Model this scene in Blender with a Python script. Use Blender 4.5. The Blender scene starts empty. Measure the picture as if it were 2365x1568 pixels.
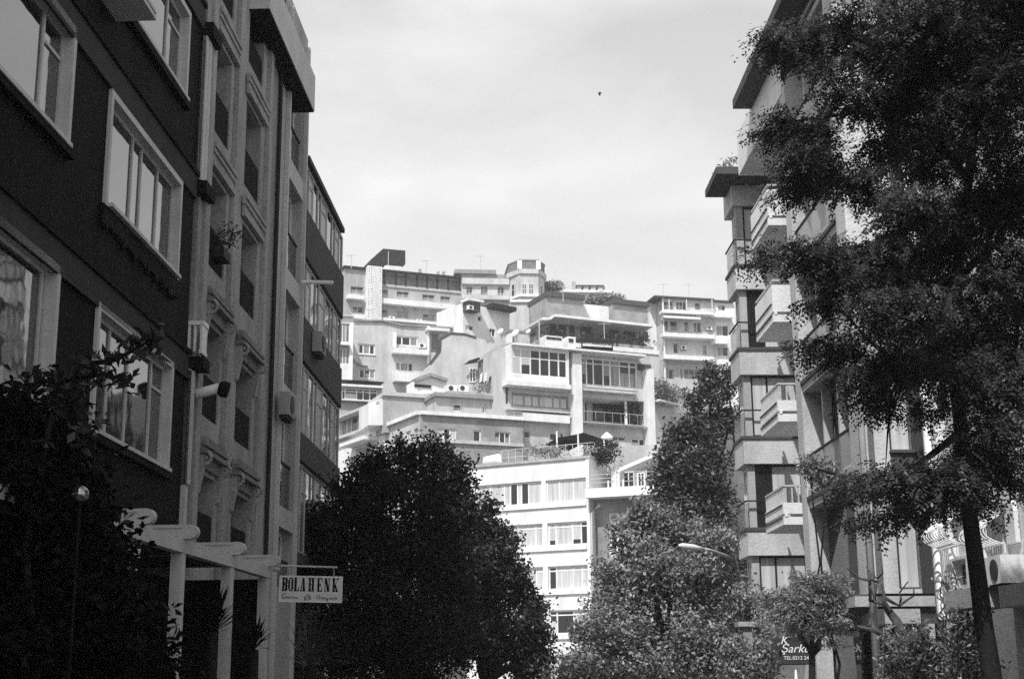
import bpy, math, random
import numpy as np
from mathutils import Vector, Matrix
random.seed(7)
RNG = np.random.default_rng(11)
R = math.radians
SC = bpy.context.scene
COL = SC.collection

# ------------------------------------------------------------------ camera and pixel helpers
CAMZ, PITCH, ROLL, FD = 1.6, 13.54, -0.45, 3285.0
CAMM = Matrix.Rotation(R(90 + PITCH), 3, 'X') @ Matrix.Rotation(R(ROLL), 3, 'Z')
CAMP = Vector((0, 0, CAMZ))
cd = bpy.data.cameras.new('camera'); cam = bpy.data.objects.new('camera', cd); COL.objects.link(cam)
cam.matrix_world = Matrix.Translation(CAMP) @ CAMM.to_4x4()
cd.sensor_width = 36; cd.lens = FD / 2365 * 36; cd.clip_start = 0.1; cd.clip_end = 3000
SC.camera = cam

def ray(x, y): return CAMM @ Vector(((x - 1182.5) / FD, (784 - y) / FD, -1))
def at(p, Y):
    r = ray(*p); return CAMP + r * (Y / r.y)
def onz(p, z):
    r = ray(*p); return CAMP + r * ((z - CAMZ) / r.z)
def vp(x):
    a, b = ray(x, 1500).z, ray(x, 1600).z
    r = ray(x, 1500 + 100 * a / (a - b)); return Vector((r.x, r.y)).normalized()
def zz(sx, sy, w=520.0, W=2265.0):
    k = 0.76562 * w / W
    return lambda x, y: (sx * .76562 + k * x, sy * .76562 + k * y)

# ------------------------------------------------------------------ materials (the photograph is black and white: greys only)
def mat(name, v, rough=.85, amp=.25, scale=1.2, bump=.15, streak=False, v2=None, spec=.12, fine=14, trans=0):
    m = bpy.data.materials.new(name); m.use_nodes = True
    nt = m.node_tree; n = nt.nodes; l = nt.links
    p = n['Principled BSDF']; p.inputs['Roughness'].default_value = rough
    p.inputs['Specular IOR Level'].default_value = spec
    tc = n.new('ShaderNodeTexCoord'); mp = n.new('ShaderNodeMapping')
    l.new(tc.outputs['Object'], mp.inputs['Vector'])
    if streak: mp.inputs['Scale'].default_value = (1, 1, .38)
    n1 = n.new('ShaderNodeTexNoise'); n1.inputs['Scale'].default_value = scale; n1.inputs['Detail'].default_value = 8
    n1.inputs['Roughness'].default_value = .65
    l.new(mp.outputs['Vector'], n1.inputs['Vector'])
    n2 = n.new('ShaderNodeTexNoise'); n2.inputs['Scale'].default_value = fine; n2.inputs['Detail'].default_value = 4
    l.new(tc.outputs['Object'], n2.inputs['Vector'])
    ad = n.new('ShaderNodeMath'); ad.operation = 'MULTIPLY_ADD'; ad.inputs[1].default_value = .5
    l.new(n2.outputs['Fac'], ad.inputs[0]); l.new(n1.outputs['Fac'], ad.inputs[2])
    mr = n.new('ShaderNodeMapRange'); mr.inputs['From Min'].default_value = .5; mr.inputs['From Max'].default_value = 1.0
    lo, hi = v * (1 - amp), v * (1 + amp * .6)
    mr.inputs['To Min'].default_value = lo; mr.inputs['To Max'].default_value = hi
    l.new(ad.outputs[0], mr.inputs['Value'])
    l.new(mr.outputs['Result'], p.inputs['Base Color'])
    if bump:
        b = n.new('ShaderNodeBump'); b.inputs['Strength'].default_value = bump; b.inputs['Distance'].default_value = .03
        l.new(n2.outputs['Fac'], b.inputs['Height']); l.new(b.outputs['Normal'], p.inputs['Normal'])
    if trans:
        t = n.new('ShaderNodeBsdfTranslucent'); mx = n.new('ShaderNodeMixShader'); mx.inputs[0].default_value = trans
        l.new(mr.outputs['Result'], t.inputs['Color'])
        l.new(p.outputs[0], mx.inputs[1]); l.new(t.outputs[0], mx.inputs[2])
        l.new(mx.outputs[0], n['Material Output'].inputs['Surface'])
    return m

def glass(name, v=.02, rough=.03, wav=.06, ior=1.55):
    m = mat(name, v, rough, .3, .8, 0, spec=.5)
    nt = m.node_tree; p = nt.nodes['Principled BSDF']; p.inputs['IOR'].default_value = ior
    tc = nt.nodes.new('ShaderNodeTexCoord'); nz = nt.nodes.new('ShaderNodeTexNoise'); nz.inputs['Scale'].default_value = 1.6
    b = nt.nodes.new('ShaderNodeBump'); b.inputs['Strength'].default_value = wav; b.inputs['Distance'].default_value = .05
    nt.links.new(tc.outputs['Object'], nz.inputs['Vector']); nt.links.new(nz.outputs['Fac'], b.inputs['Height'])
    nt.links.new(b.outputs['Normal'], p.inputs['Normal'])
    return m

def curtain(name, v, v2):
    m = mat(name, v, .35, .2, 1, 0, spec=.5)
    nt = m.node_tree; n = nt.nodes; l = nt.links; p = n['Principled BSDF']
    tc = n.new('ShaderNodeTexCoord'); mp = n.new('ShaderNodeMapping'); mp.inputs['Scale'].default_value = (5, 5, .25)
    nz = n.new('ShaderNodeTexNoise'); nz.inputs['Scale'].default_value = 1.5; nz.inputs['Detail'].default_value = 3
    mr = n.new('ShaderNodeMapRange'); mr.inputs['From Min'].default_value = .35; mr.inputs['From Max'].default_value = .65
    mr.inputs['To Min'].default_value = v2; mr.inputs['To Max'].default_value = v
    l.new(tc.outputs['Object'], mp.inputs['Vector']); l.new(mp.outputs['Vector'], nz.inputs['Vector'])
    l.new(nz.outputs['Fac'], mr.inputs['Value']); l.new(mr.outputs['Result'], p.inputs['Base Color'])
    return m

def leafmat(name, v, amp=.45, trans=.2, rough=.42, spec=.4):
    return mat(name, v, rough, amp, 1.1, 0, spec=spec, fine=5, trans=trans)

def clear_glass(name, t=.62, v=.3):
    m = bpy.data.materials.new(name); m.use_nodes = True; nt = m.node_tree; p = nt.nodes['Principled BSDF']
    p.inputs['Base Color'].default_value = (v, v, v, 1); p.inputs['Roughness'].default_value = .08
    tr = nt.nodes.new('ShaderNodeBsdfTransparent'); tr.inputs['Color'].default_value = (.85, .85, .85, 1); mx = nt.nodes.new('ShaderNodeMixShader'); mx.inputs[0].default_value = 1 - t
    nt.links.new(tr.outputs[0], mx.inputs[1]); nt.links.new(p.outputs[0], mx.inputs[2]); nt.links.new(mx.outputs[0], nt.nodes['Material Output'].inputs['Surface'])
    return m
M = dict(
    dark=mat('dark paint', .012, .85, .6, .9, .25, True, spec=.08), darkband=mat('dark band', .045, .85, .3, .9, .2, True, spec=.1),
    lightframe=mat('pale frame paint', .52, .7, .18, 1.5, .08), white=mat('white paint', .78, .6, .22, 1.4, .08, True),
    whitew=mat('white wall', .78, .85, .24, .8, .3, True), pale=mat('pale plaster', .54, .9, .34, .8, .4, True),
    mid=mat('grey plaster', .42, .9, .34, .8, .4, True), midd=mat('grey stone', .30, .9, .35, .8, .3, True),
    ornate=mat('weathered stone', .33, .9, .5, .9, .5, True), ornwet=mat('sooty stone', .2, .9, .45, 1.4, .6),
    greyp=mat('dark grey parapet', .085, .85, .2, .8, .2, True), brick=mat('brick', .33, .9, .45, .7, .35), brickd=mat('dark brick', .2, .9, .35, .9, .35),
    tile=mat('roof tiles', .3, .9, .4, 1.5, .5), dkmetal=mat('dark metal', .028, .65, .3, 2, .05), black=mat('black shade cloth', .012, .95, .3, 2, .1),
    metal=mat('pale metal', .5, .4, .2, 2, .02), wood=mat('bark', .02, .95, .5, 5, .8), barkl=mat('pale bark', .08, .9, .5, 5, .6),
    concrete=mat('concrete', .32, .9, .25, .7, .25, True), asphalt=mat('asphalt', .05, .95, .3, 2, .4), pave=mat('paving', .25, .9, .3, 2, .3),
    earth=mat('earth', .1, .95, .5, .6, .5), glass=glass('window glass'), glassr=glass('old window glass', .03, .04, .10, 2.6), clear=clear_glass('clear glass'),
    glassm=glass('hazy glass', .14, .15, .03), frost=glass('frosted glass', .3, .3, .02), curt=curtain('net curtain', .62, .42), curtd=curtain('grey curtain', .32, .17),
    blind=curtain('blind', .5, .44), sign=mat('sign board', .62, .6, .1, 3, 0), ink=mat('sign ink', .012, .7, .2, 3, 0), letter=mat('white lettering', .85, .5, .05, 3, 0),
    awn=mat('awning cloth', .05, .85, .3, 2, .1), chrome=glass('mirror ball', .03, .02, 0, 3.5), fan=mat('fan grille', .05, .6, .2, 3, 0),
    leafA=leafmat('dark leaves', .04), leafB=leafmat('green leaves', .3, .55), leafC=leafmat('robinia leaves', .07, .6, spec=.3), leafD=leafmat('shade leaves', .022, spec=.25), leafF=leafmat('lit leaves', .06, .5), leafH=leafmat('hedge leaves', .008, .4, .1, .6, .06), leafE=leafmat('conifer leaves', .095, spec=.6),  # shade and lit leaves hold the trees' shadow and sun in their tones
)

# ------------------------------------------------------------------ objects
def tag(o, label, cat, group=None):
    o['label'] = label; o['category'] = cat
    if group: o['group'] = group
    return o
def thing(name, label, cat, loc, group=None):
    o = bpy.data.objects.new(name, None); COL.objects.link(o); o.location = loc; o.empty_display_size = .2
    return tag(o, label, cat, group)
def worldloc(o):
    v = Vector(o.location)
    while o.parent: o = o.parent; v += Vector(o.location)
    return v
def link(name, me, m, parent):
    o = bpy.data.objects.new(name, me); COL.objects.link(o)
    if isinstance(m, str): m = M[m]
    me.materials.append(m)
    if parent: o.parent = parent
    return o

class MB:
    def __init__(s): s.v = []; s.f = []
    def add(s, vs, fs):
        b = len(s.v); s.v += [tuple(v) for v in vs]; s.f += [tuple(b + i for i in f) for f in fs]; return s
    def quad(s, *p): s.add(p, [(0, 1, 2, 3)])
    def box(s, F, s0, s1, z0, z1, d0, d1):
        if s0 > s1: s0, s1 = s1, s0
        if z0 > z1: z0, z1 = z1, z0
        if d0 > d1: d0, d1 = d1, d0
        p = [F.P(a, c, b) for c in (z0, z1) for a, b in ((s0, d0), (s1, d0), (s1, d1), (s0, d1))]
        s.add(p, [(3, 2, 1, 0), (4, 5, 6, 7), (0, 1, 5, 4), (1, 2, 6, 5), (2, 3, 7, 6), (3, 0, 4, 7)]); return s
    def prism(s, F, poly, d0, d1):
        n = len(poly); p = [F.P(a, z, d0) for a, z in poly] + [F.P(a, z, d1) for a, z in poly]
        s.add(p, [tuple(range(n))[::-1], tuple(range(n, 2 * n))] + [(i, (i + 1) % n, n + (i + 1) % n, n + i) for i in range(n)]); return s
    def prismh(s, F, poly, z0, z1):
        n = len(poly); p = [F.P(a, z0, d) for a, d in poly] + [F.P(a, z1, d) for a, d in poly]
        s.add(p, [tuple(range(n))[::-1], tuple(range(n, 2 * n))] + [(i, (i + 1) % n, n + (i + 1) % n, n + i) for i in range(n)]); return s
    def bar(s, p, q, w, h=None):
        h = h or w; p, q = Vector(p), Vector(q); a = (q - p).normalized()
        u = a.cross(Vector((0, 0, 1)))
        if u.length < .05: u = Vector((1, 0, 0))
        u.normalize(); t = u.cross(a)
        c = [u * (i * w / 2) + t * (j * h / 2) for i, j in ((-1, -1), (1, -1), (1, 1), (-1, 1))]
        s.add([p + k for k in c] + [q + k for k in c], [(3, 2, 1, 0), (4, 5, 6, 7), (0, 1, 5, 4), (1, 2, 6, 5), (2, 3, 7, 6), (3, 0, 4, 7)]); return s
    def tube(s, pts, r, n=8):
        pts = [Vector(p) for p in pts]; k = len(pts)
        rs = r if isinstance(r, (list, tuple)) else [r] * k
        vs = []
        for i, p in enumerate(pts):
            a = (pts[min(i + 1, k - 1)] - pts[max(i - 1, 0)]).normalized()
            u = a.cross(Vector((.31, .17, 1)) if abs(a.z) < .95 else Vector((1, 0, 0))).normalized(); t = u.cross(a)
            vs += [p + (u * math.cos(q) + t * math.sin(q)) * rs[i] for q in [2 * math.pi * j / n for j in range(n)]]
        fs = [(i * n + j, i * n + (j + 1) % n, (i + 1) * n + (j + 1) % n, (i + 1) * n + j) for i in range(k - 1) for j in range(n)]
        fs += [tuple(range(n))[::-1], tuple(range((k - 1) * n, k * n))]
        s.add(vs, fs); return s
    def ball(s, c, r, sq=(1, 1, 1), n=12):
        c = Vector(c); vs = []; fs = []
        for i in range(n + 1):
            t = math.pi * i / n
            for j in range(n): vs.append(c + Vector((math.sin(t) * math.cos(2 * math.pi * j / n) * sq[0], math.sin(t) * math.sin(2 * math.pi * j / n) * sq[1], math.cos(t) * sq[2])) * r)
        for i in range(n):
            for j in range(n): fs.append((i * n + j, (i + 1) * n + j, (i + 1) * n + (j + 1) % n, i * n + (j + 1) % n))
        s.add(vs, fs); return s
    def build(s, name, m, parent=None, smooth=False):
        if not s.v: return None
        L = worldloc(parent) if parent else Vector((0, 0, 0))
        me = bpy.data.meshes.new(name); me.from_pydata([(x - L.x, y - L.y, z - L.z) for x, y, z in s.v], [], s.f); me.update()
        if smooth:
            for p in me.polygons: p.use_smooth = True
        return link(name, me, m, parent)

class Fac:
    """a vertical facade plane: origin o, direction d along it, outward normal n towards the viewer"""
    def __init__(s, o, d, n=None):
        s.o = Vector((o[0], o[1])); s.d = Vector((d[0], d[1])).normalized()
        s.n = Vector((s.d.y, -s.d.x)) if n is None else Vector(n)
        if n is None and s.n.dot(-s.o) < 0: s.n = -s.n
    def P(s, a, z, off=0):
        q = s.o + s.d * a + s.n * off; return Vector((q.x, q.y, z))
    def sz(s, p, off=0):
        r = ray(*p); den = s.n.x * r.x + s.n.y * r.y
        t = (s.n.dot(s.o) + off) / den; q = CAMP + r * t
        return (Vector((q.x, q.y)) - s.o).dot(s.d), q.z
    def q(s, tl, br, off=0):
        a, z1 = s.sz(tl, off); b, z0 = s.sz(br, off)
        return (min(a, b), max(a, b), min(z0, z1), max(z0, z1))
    def side(s, a, off=0, far=False):
        """the plane at right angles through s = a; its normal points along -d (towards the viewer) or +d"""
        q = s.o + s.d * a + s.n * off
        return Fac(q, -s.n, (s.d if far else -s.d))

def wall(mb, F, s0, s1, z0, z1, ops=(), dep=.15, back=6.0, off=0.0, top=True):
    ops = [(max(o[0], s0), min(o[1], s1), max(o[2], z0), min(o[3], z1)) + tuple(o[4:]) for o in ops]
    ops = [o for o in ops if o[1] > o[0] + .01 and o[3] > o[2] + .01]
    S = sorted({s0, s1} | {round(v, 4) for o in ops for v in o[:2]}); Z = sorted({z0, z1} | {round(v, 4) for o in ops for v in o[2:4]})
    for i in range(len(S) - 1):
        zs = None
        for j in range(len(Z) - 1):
            cs, cz = (S[i] + S[i + 1]) / 2, (Z[j] + Z[j + 1]) / 2
            if any(o[0] < cs < o[1] and o[2] < cz < o[3] for o in ops): continue
            mb.quad(F.P(S[i], Z[j], off), F.P(S[i + 1], Z[j], off), F.P(S[i + 1], Z[j + 1], off), F.P(S[i], Z[j + 1], off))
    for o in ops:
        a, b, c, d = o[:4]; k = off - (o[4] if len(o) > 4 else dep)
        for p, q in (((a, c), (b, c)), ((b, c), (b, d)), ((b, d), (a, d)), ((a, d), (a, c))):
            mb.quad(F.P(p[0], p[1], off), F.P(q[0], q[1], off), F.P(q[0], q[1], k), F.P(p[0], p[1], k))
        if len(o) > 5: mb.quad(F.P(a, c, k), F.P(b, c, k), F.P(b, d, k), F.P(a, d, k))
    e = off - back
    mb.quad(F.P(s0, z0, off), F.P(s0, z1, off), F.P(s0, z1, e), F.P(s0, z0, e)); mb.quad(F.P(s1, z0, off), F.P(s1, z1, off), F.P(s1, z1, e), F.P(s1, z0, e))
    mb.quad(F.P(s0, z0, e), F.P(s1, z0, e), F.P(s1, z1, e), F.P(s0, z1, e))
    if top: mb.quad(F.P(s0, z1, off), F.P(s1, z1, off), F.P(s1, z1, e), F.P(s0, z1, e))

def window(par, F, s0, s1, z0, z1, off=0., dep=.15, cols=2, tr=None, fw=.07, fm='white', kinds='d', gd='glass', gc='curt', sill=False, trcols=None, name='window'):
    """a window: frame mesh with sash bars (the part), panes / curtain seen behind them (sub-parts)"""
    ed = [0] + ([i / cols for i in range(1, cols)] if isinstance(cols, int) else list(cols)) + [1]
    X = [s0 + (s1 - s0) * e for e in ed]
    a0 = off - dep; f = MB()
    f.box(F, s0, s1, z0, z0 + fw, a0, a0 + .06); f.box(F, s0, s1, z1 - fw, z1, a0, a0 + .06)
    f.box(F, s0, s0 + fw, z0 + fw, z1 - fw, a0, a0 + .06); f.box(F, s1 - fw, s1, z0 + fw, z1 - fw, a0, a0 + .06)
    for x in X[1:-1]: f.box(F, x - fw * .5, x + fw * .5, z0 + fw, z1 - fw, a0, a0 + .057)
    if tr:
        zt = z0 + (z1 - z0) * tr
        for i in (range(len(X) - 1) if trcols is None else trcols): f.box(F, X[i] + fw / 2, X[i + 1] - fw / 2, zt - fw * .4, zt + fw * .4, a0, a0 + .053)
    if sill: f.box(F, s0 - .08, s1 + .08, z0 - .08, z0 - .003, off - dep, off + .1)
    w = f.build(name, fm, par)
    n = len(X) - 1; ks = [kinds[i % len(kinds)] for i in range(n)]
    if any(k != 'c' for k in ks): MB().box(F, s0, s1, z0, z1, a0 - .02, a0 + .03).build('pane', gd, w)
    i = 0
    while i < n:   # one curtain or blind object per run of equal sashes
        k = ks[i]; j = i
        while j + 1 < n and ks[j + 1] == k: j += 1
        if k != 'd':
            zm = z0 + (z1 - z0) * {'h': .55, 'b': .4, 't': .78, 'u': .25}.get(k, 0)
            MB().box(F, X[i], X[j + 1], *((z0, z1) if k == 'c' else (z0, zm) if k in 'ht' else (zm, z1)), a0 - .015, a0 + .036).build('curtain', gc, w)
        i = j + 1
    return w

def air_conditioner(label, F, s0, s1, z0, z1, d0, d1, cm='white'):
    o = thing('air_conditioner', label, 'air conditioner', F.P((s0 + s1) / 2, z0, (d0 + d1) / 2), 'outdoor air conditioning units')
    MB().box(F, s0, s1, z0, z1, d0, d1).build('casing', cm, o)
    g = MB(); c = F.P(s0 + (s1 - s0) * .4, (z0 + z1) / 2, d1); r = (z1 - z0) * .38
    u = Vector((F.d.x, F.d.y, 0)); nn = Vector((F.n.x, F.n.y, 0))
    ring = [c + u * (r * math.cos(t)) + Vector((0, 0, r * math.sin(t))) for t in [2 * math.pi * i / 16 for i in range(16)]]
    g.add([p - nn * .01 for p in ring] + [p + nn * .02 for p in ring], [tuple(range(16, 32))] + [(i, (i + 1) % 16, 16 + (i + 1) % 16, 16 + i) for i in range(16)])
    g.build('fan_grille', 'fan', o)
    MB().box(F, s0 + .02, s1 - .02, z0 - .07, z0 - .003, d0, d1 - .05).build('bracket', 'dkmetal', o)
    return o

# ------------------------------------------------------------------ foliage
def quads_mesh(name, V, m, parent):
    """V: (n,4,3) world corners of n leaves"""
    n = len(V); L = np.array(worldloc(parent)) if parent else np.zeros(3)
    co = (V - L).reshape(-1, 3).astype(np.float32)
    me = bpy.data.meshes.new(name); me.vertices.add(4 * n); me.vertices.foreach_set('co', co.ravel())
    me.loops.add(4 * n); me.loops.foreach_set('vertex_index', np.arange(4 * n, dtype=np.int32))
    me.polygons.add(n); me.polygons.foreach_set('loop_start', np.arange(0, 4 * n, 4, dtype=np.int32))
    me.update(calc_edges=True); me.validate()
    return link(name, me, m, parent)
def unit(a): return a / np.maximum(np.linalg.norm(a, axis=-1, keepdims=True), 1e-6)
def leaf_quads(c, L, W, up=.7, droop=.25, fold=.18):
    n = len(c); nr = RNG.normal(size=(n, 3)) * .8; nr[:, 2] += up; nr = unit(nr)
    a = RNG.normal(size=(n, 3)); a[:, 2] -= droop; a = unit(a - nr * (a * nr).sum(1, keepdims=True)); b = np.cross(nr, a)
    l = (L * RNG.uniform(.65, 1.35, n))[:, None]; w = (W * RNG.uniform(.7, 1.3, n))[:, None]
    f = nr * w * fold
    return np.stack([c - a * l / 2, c + b * w / 2 + f - a * l * .05, c + a * l / 2, c - b * w / 2 + f - a * l * .05], 1)
def blob(c, r, n, k, tw, shell=.45, flat=1.0):
    """n twigs spread through an ellipsoid (mostly its outer part), k leaf spots round each"""
    d = unit(RNG.normal(size=(n, 3))); rad = (shell + (1 - shell) * RNG.uniform(0, 1, n)) ** .7
    rad *= 1 + .13 * np.sin(d[:, 0] * 7 + c[0]) * np.cos(d[:, 2] * 6 + c[1])
    t = np.array(c) + d * rad[:, None] * np.array(r)
    p = np.repeat(t, k, 0) + RNG.normal(size=(n * k, 3)) * tw * np.array([1, 1, flat])
    return p
def clumps(c, r, n, k, tw, shell, flat):
    K = max(5, min(26, int(n / 9))); d = unit(RNG.normal(size=(K, 3))); rad = .5 + .52 * RNG.uniform(0, 1, K); P = [blob(c, np.array(r) * .8, max(4, n // 4), k, tw, .2, flat)]
    for i in range(K):
        f = RNG.uniform(.2, .5); P.append(blob(np.array(c) + d[i] * rad[i] * np.array(r), np.array(r) * f * np.array([1, 1, .75]), max(3, int(n * .9 / K * (f / .34))), k, tw * .8, .15, flat))
    for i in range(7):
        q = unit(RNG.normal(size=(1, 3)))[0]; P.append(blob(np.array(c) + q * np.array(r) * RNG.uniform(1.02, 1.2), np.array(r) * .12, 3, k, tw * .7, .1, flat))
    return np.concatenate(P)
def limbs(mb, base, tips, r0, r1=.02, sag=.0, seg=6):
    for t in tips:
        base = Vector(base); t = Vector(t); pts = []; rs = []
        for i in range(seg + 1):
            u = i / seg; p = base.lerp(t, u); p.z += sag * math.sin(u * math.pi)
            if 0 < i < seg: p += Vector((random.uniform(-1, 1), random.uniform(-1, 1), random.uniform(-1, 1))) * (t - base).length * .035
            pts.append(p); rs.append(r0 + (r1 - r0) * u)
        mb.tube(pts, rs, 6)

def tree(name, label, cat, lobes, Y, leaf, m, twigs=60, k=9, tw=.28, trunk=None, group=None, wratio=.5, rt=.2, up=.7, shell=.45, bark='wood', flat=1.0, zr=1.0, z0=0.):
    """lobes: (x, y, rx, ry[, dY]) in pixels of the photograph at distance Y"""
    Ls = []
    for lb in lobes:
        y = Y + (lb[4] if len(lb) > 4 else 0); c = at((lb[0], lb[1]), y); s = y * 1.02 / FD
        Ls.append((c, (lb[2] * s, lb[2] * s * zr, lb[3] * s)))
    cx = sum(c.x for c, r in Ls) / len(Ls); cy = sum(c.y for c, r in Ls) / len(Ls)
    if trunk: b = at(trunk, Y); cx, cy = b.x, b.y
    o = thing(name, label, cat, (cx, cy, z0), group)
    P = []
    for c, r in Ls:
        vol = (r[0] * r[2]); n = max(6, int(twigs * vol)); P.append(clumps(c, r, n, k, tw, shell, flat))
    P = np.concatenate(P); P = P[P[:, 2] > .05]
    quads_mesh('crown', leaf_quads(P, leaf, leaf * wratio, up), m, o)
    mb = MB(); zt = min(c.z for c, r in Ls); top = Vector((cx, cy, max(1.0 + z0, zt * .75)))
    mb.tube([(cx + .02, cy, z0 - .1), (cx - .05, cy, z0 + (top.z - z0) * .5), top], [rt * 1.25, rt, rt * .8], 10)
    limbs(mb, top, [c for c, r in Ls], rt * .6, .03)
    mb.build('trunk', bark, o, True)
    return o
# ------------------------------------------------------------------ sky, sun, ground
SUN = Vector((-.22, -.56, .80)).normalized()
w = bpy.data.worlds.new('World'); SC.world = w; w.use_nodes = True
nt = w.node_tree; n = nt.nodes; l = nt.links; bg = n['Background']
sky = n.new('ShaderNodeTexSky'); sky.sky_type = 'NISHITA'; sky.sun_disc = False
sky.sun_elevation = math.asin(SUN.z); sky.sun_rotation = math.atan2(SUN.x, SUN.y); sky.dust_density = 2.5; sky.altitude = 50
bw = n.new('ShaderNodeRGBToBW'); l.new(sky.outputs['Color'], bw.inputs['Color'])
tc = n.new('ShaderNodeTexCoord'); mp = n.new('ShaderNodeMapping'); mp.inputs['Scale'].default_value = (1.3, 1.3, 3.2); mp.inputs['Location'].default_value = (3.1, .4, .2)
l.new(tc.outputs['Generated'], mp.inputs['Vector'])
c1 = n.new('ShaderNodeTexNoise'); c1.inputs['Scale'].default_value = 2.6; c1.inputs['Detail'].default_value = 7; c1.inputs['Roughness'].default_value = .52; c1.inputs['Distortion'].default_value = .4
l.new(mp.outputs['Vector'], c1.inputs['Vector'])
cr = n.new('ShaderNodeMapRange'); cr.inputs['From Min'].default_value = .36; cr.inputs['From Max'].default_value = .66; cr.inputs['To Min'].default_value = 0; cr.inputs['To Max'].default_value = 1
l.new(c1.outputs['Fac'], cr.inputs['Value'])
# thin bright cloud over hazy clear air: a blend of the clear sky and a white cloud deck
mx = n.new('ShaderNodeMix'); mx.data_type = 'FLOAT'
cf = n.new('ShaderNodeMath'); cf.operation = 'MULTIPLY_ADD'; cf.inputs[1].default_value = .3
sx = n.new('ShaderNodeSeparateXYZ'); l.new(tc.outputs['Generated'], sx.inputs[0])
er = n.new('ShaderNodeMapRange'); er.inputs['From Min'].default_value = .3; er.inputs['From Max'].default_value = .95; er.inputs['To Min'].default_value = .6; er.inputs['To Max'].default_value = .05
l.new(sx.outputs['Z'], er.inputs['Value']); l.new(er.outputs['Result'], cf.inputs[2])
l.new(cr.outputs['Result'], cf.inputs[0]); l.new(cf.outputs[0], mx.inputs['Factor'])
l.new(bw.outputs['Val'], mx.inputs['A']); mx.inputs['B'].default_value = 9.6
l.new(mx.outputs['Result'], bg.inputs['Color']); bg.inputs['Strength'].default_value = .118
sd = bpy.data.lights.new('sun', 'SUN'); sd.energy = 4.6; sd.angle = R(.5); so = bpy.data.objects.new('sun', sd); COL.objects.link(so)
so.rotation_euler = SUN.to_track_quat('Z', 'Y').to_euler(); so.location = (0, 0, 60)
SC.view_settings.view_transform = 'Standard'; SC.view_settings.look = 'None'; SC.view_settings.exposure = 0; SC.view_settings.gamma = 1
SC.render.engine = 'CYCLES'
SC.cycles.use_denoising = False; SC.cycles.max_bounces = 6; SC.cycles.diffuse_bounces = 3; SC.cycles.glossy_bounces = 3; SC.cycles.transparent_max_bounces = 4
SC.cycles.transmission_bounces = 2; SC.cycles.caustics_reflective = False; SC.cycles.caustics_refractive = False; SC.cycles.sample_clamp_indirect = 6

hz = bpy.data.materials.new('haze'); hz.use_nodes = True; hn = hz.node_tree; hn.nodes.remove(hn.nodes['Principled BSDF'])
pv = hn.nodes.new('ShaderNodeVolumePrincipled'); pv.inputs['Density'].default_value = .0004; pv.inputs['Color'].default_value = (.95, .95, .95, 1)
hn.links.new(pv.outputs[0], hn.nodes['Material Output'].inputs['Volume'])
SC.cycles.volume_bounces = 1
def tz(y): return 0 if y < 96 else (y - 96) * .38 if y < 222 else 47.9 + (y - 222) * .06
def structure(name, mb, m): o = mb.build(name, m); o['kind'] = 'structure'; return o
g = MB(); ys = [-60, 96, 112, 130, 150, 170, 190, 210, 222, 300, 900]; xs = [-500, -150, -60, 0, 60, 150, 500]
for i in range(len(ys) - 1):
    for j in range(len(xs) - 1):
        g.quad(*[(x, y, tz(y) - .15) for x, y in ((xs[j], ys[i]), (xs[j + 1], ys[i]), (xs[j + 1], ys[i + 1]), (xs[j], ys[i + 1]))])
structure('ground', g, 'earth')
hb = MB(); hb.box(Fac((0, 0), (0, 1), (-1, 0)), -65, 905, -1.2, 92, -505, 505); M['haze'] = hz; ho = hb.build('haze', 'haze'); ho['kind'] = 'stuff'
g = MB(); g.quad((-2.6, -40, -.13), (5.0, -40, -.13), (3.2, 92, -.13), (-.6, 92, -.13)); structure('road', g, 'asphalt')
g = MB(); U = Fac((0, 0), (0, 1), (1, 0))
g.prismh(U, [(-40, -8), (-40, -2.6), (92, -.6), (92, -6)], -.14, 0); structure('pavement', g, 'pave')
g = MB(); g.prismh(U, [(-40, 5.0), (-40, 12), (92, 9), (92, 3.2)], -.14, 0); structure('pavement', g, 'pave')

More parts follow.
